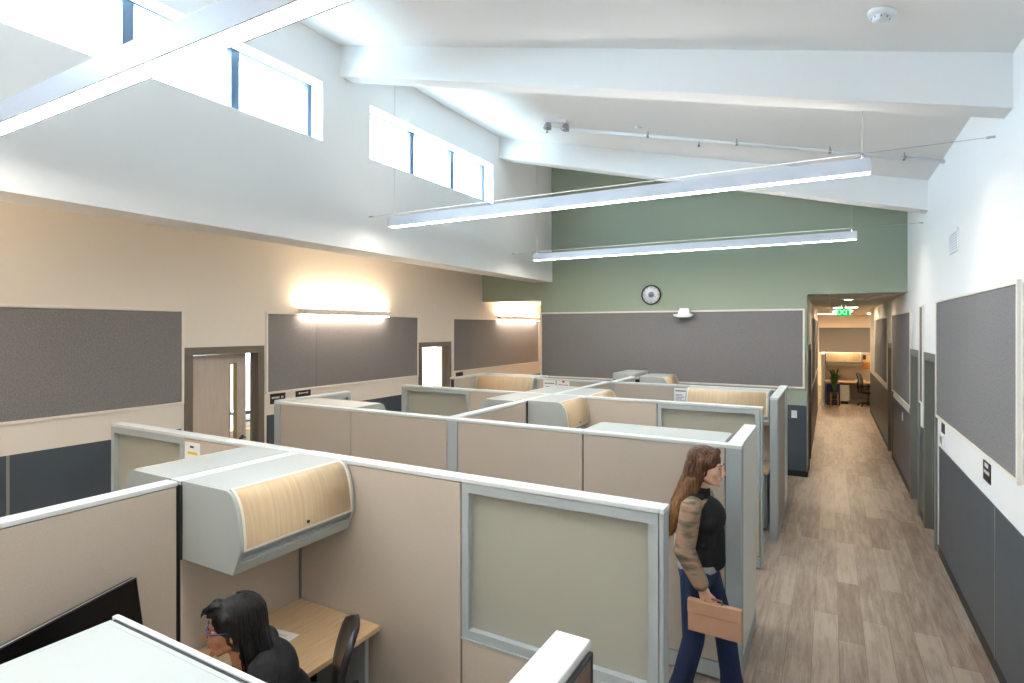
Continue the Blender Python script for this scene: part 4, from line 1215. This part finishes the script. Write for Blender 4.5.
# patterned blouse under the vest
def blouse_mat():
    m = bpy.data.materials.new('patterned_blouse'); m.use_nodes = True; nt = m.node_tree; b = nt.nodes['Principled BSDF']; b.inputs['Roughness'].default_value = .85
    tc = nt.nodes.new('ShaderNodeTexCoord'); mp = nt.nodes.new('ShaderNodeMapping'); mp.inputs['Scale'].default_value = (2.2, 2.2, 9)
    nz = nt.nodes.new('ShaderNodeTexNoise'); nz.inputs['Scale'].default_value = 2.0; nz.inputs['Detail'].default_value = 3
    cr = nt.nodes.new('ShaderNodeValToRGB'); e = cr.color_ramp.elements
    e[0].position = .30; e[0].color = lin((52, 42, 40)); e[1].position = .75; e[1].color = lin((196, 166, 152))
    for p, c_ in ((.42, (112, 104, 82)), (.50, (164, 126, 106)), (.58, (146, 134, 108)), (.66, (92, 76, 66))):
        n = e.new(p); n.color = lin(c_)
    L = nt.links.new; L(tc.outputs['Object'], mp.inputs[0]); L(mp.outputs[0], nz.inputs['Vector']); L(nz.outputs['Fac'], cr.inputs['Fac']); L(cr.outputs['Color'], b.inputs['Base Color'])
    return m
MBL = blouse_mat()
b = MB()
b.ell((0, .01, 1.02), (.150, .115, .16)); b.ell((0, .01, 1.14), (.130, .098, .14)); b.ell((0, -.015, 1.29), (.160, .112, .14)); b.cap((-.14, .01, 1.39), (.14, .01, 1.39), .056, .056)
for s in (-1, 1):
    a0, a1, a2 = ARM[s]
    b.cap(a0, a1, .066, .064); b.cap(a1, tuple(Vector(a2) * .93 + Vector(a1) * .07), .066, .050)
fused(b, 'blouse', MBL, WW, .007, 4)
b = MB()
b.ell((0, .012, .985), (.162, .126, .115)); fused(b, 'shirt_hem', mat('grey_shirt', (176, 172, 176), .85), WW, .008, 3)
b = MB()
b.ell((0, .005, 1.06), (.166, .135, .13)); b.ell((0, -.005, 1.18), (.160, .125, .16)); b.ell((0, -.025, 1.29), (.170, .135, .13))
b.cap((-.105, .01, 1.41), (.105, .01, 1.41), .050, .050); b.cap((0, -.06, 1.26), (0, -.09, 1.02), .09, .07); b.cap((0, .0, 1.40), (0, -.005, 1.455), .068, .058)
fused(b, 'vest', mat('black_vest', (20, 20, 23), .9), WW, .007, 5)
MJ = mat('blue_denim', (30, 46, 80), .85, noise=(7, .35, (1, 1, .4)), bump=.2)
b = MB(); b.ell((0, .012, .93), (.162, .122, .11))
for s in (-1, 1):
    l0, l1, l2 = [Vector(p) for p in LEG[s]]
    b.cap(l0, l1, .096, .068); b.cap(l1, l1 * .35 + l2 * .65, .068, .066); b.cap(l1 * .4 + l2 * .6, l2 + Vector((0, 0, -.015)), .066, .088)
fused(b, 'jeans', MJ, WW, .008, 4)
for s in (-1, 1):
    fx, fy, fz = LEG[s][2]
    b = MB(); b.cap((fx, fy + .03, .045), (fx, fy - .16, .036), .043, .036); b.box(fx - .04, fy - .18, 0, fx + .04, fy + .06, .03)
    fused(b, 'shoe', mat('brown_shoe', (70, 52, 42), .5), WW, .008, 2)
HB2 = hair_mat('hair_brown', (84, 56, 38), (156, 112, 66), 1.18, 1.60)
b = MB()
hh = MB(); hh.ell((0, .028, .050), (.090, .108, .090)); hh.ell((0, .048, -.01), (.088, .092, .11))
for s in (-1, 1):
    hh.cap((s * .070, .020, .04), (s * .078, .050, -.15), .034, .034); hh.cap((s * .03, -.045, .105), (s * .074, -.022, .05), .024, .024)
xf(hh, HM2); b.v, b.f, b.m, b.sm = hh.v, hh.f, hh.m, hh.sm
for s, q in ((-1, 0), (-.4, 1), (.4, 1), (1, 0)):
    b.cap((s * .075, .035 + .04 * q, 1.52), (s * .100, .105 + .03 * q, 1.36), .044, .046); b.cap((s * .100, .105 + .03 * q, 1.36), (s * .090, .165, 1.17), .045, .018)
fused(b, 'hair', HB2, WW, .006, 3)
st = MB(); rr = random.Random(8)
for k in range(120):
    s = rr.uniform(-1, 1); q = math.sqrt(1 - s * s)
    st.tube([(s * .03, -.01 + .03 * q, 1.705), (s * .094, -.005 + .095 * q, 1.63), (s * .105, .045 + .075 * q, 1.50), (s * .13, .12 + .06 * q, 1.34), (s * .11 + rr.uniform(-.02, .02), .17 + rr.uniform(-.02, .05), 1.16 + rr.uniform(-.05, .06))], [.002, .003, .003, .003, .001], seg=5)
st.build('hair_strands', HB2, WW)
# the tan case in her hand
t = thing('folder_case', 'flat tan folder case carried by the walking woman', 'folder', (-.735 + .125, 3.80 - .236, .655), R(88))
M_TAN = mat('tan_leather', (188, 146, 118), .6, noise=(12, .06, (1, 1, 1)))
MB().box(-.018, -.160, 0, .018, .150, .190).build('case_body', M_TAN, t, .006)
MB().box(-.021, -.162, .11, .021, .152, .192).build('flap', M_TAN, t, .006)
MB().tube([(0, .05, .190), (0, .045, .215), (0, -.045, .215), (0, -.05, .190)], .006, seg=8).build('handle', mat('tan_dark', (140, 100, 78), .6), t)

# ================================================================== DAYLIGHT
w = bpy.data.worlds.new('world'); SC.world = w; w.use_nodes = True
wn = w.node_tree; bg = wn.nodes['Background']
tc = wn.nodes.new('ShaderNodeTexCoord'); sp = wn.nodes.new('ShaderNodeSeparateXYZ'); cr = wn.nodes.new('ShaderNodeValToRGB')
mr = wn.nodes.new('ShaderNodeMapRange'); mr.inputs['From Min'].default_value = -1; mr.inputs['From Max'].default_value = 1
wn.links.new(tc.outputs['Generated'], sp.inputs[0]); wn.links.new(sp.outputs['Z'], mr.inputs['Value']); wn.links.new(mr.outputs['Result'], cr.inputs['Fac'])
cr.color_ramp.elements[0].position = .47; cr.color_ramp.elements[0].color = (.07, .07, .065, 1)      # paved ground outside
cr.color_ramp.elements[1].position = .52; cr.color_ramp.elements[1].color = (.60, .80, 1.0, 1)      # bright overcast sky
wn.links.new(cr.outputs['Color'], bg.inputs['Color'])
bg.inputs['Strength'].default_value = 12.0
def portal(name, x, y0, y1, z0, z1, rot_y):
    l = bpy.data.lights.new(name, 'AREA'); l.shape = 'RECTANGLE'; l.size = z1 - z0; l.size_y = y1 - y0
    l.cycles.is_portal = True
    o = bpy.data.objects.new(name, l); COL.objects.link(o); o.location = (x, (y0 + y1) / 2, (z0 + z1) / 2); o.rotation_euler = (0, rot_y, 0)
for i, (a, b_) in enumerate(wins): portal('window_daylight', XS - .30, a, b_, WZ0, WZ1, R(-90))
portal('window_daylight', -9.96, 5.2, 8.2, .85, 2.5, R(-90))
portal('window_daylight', -9.96, 10.6, 13.2, .85, 2.5, R(-90))
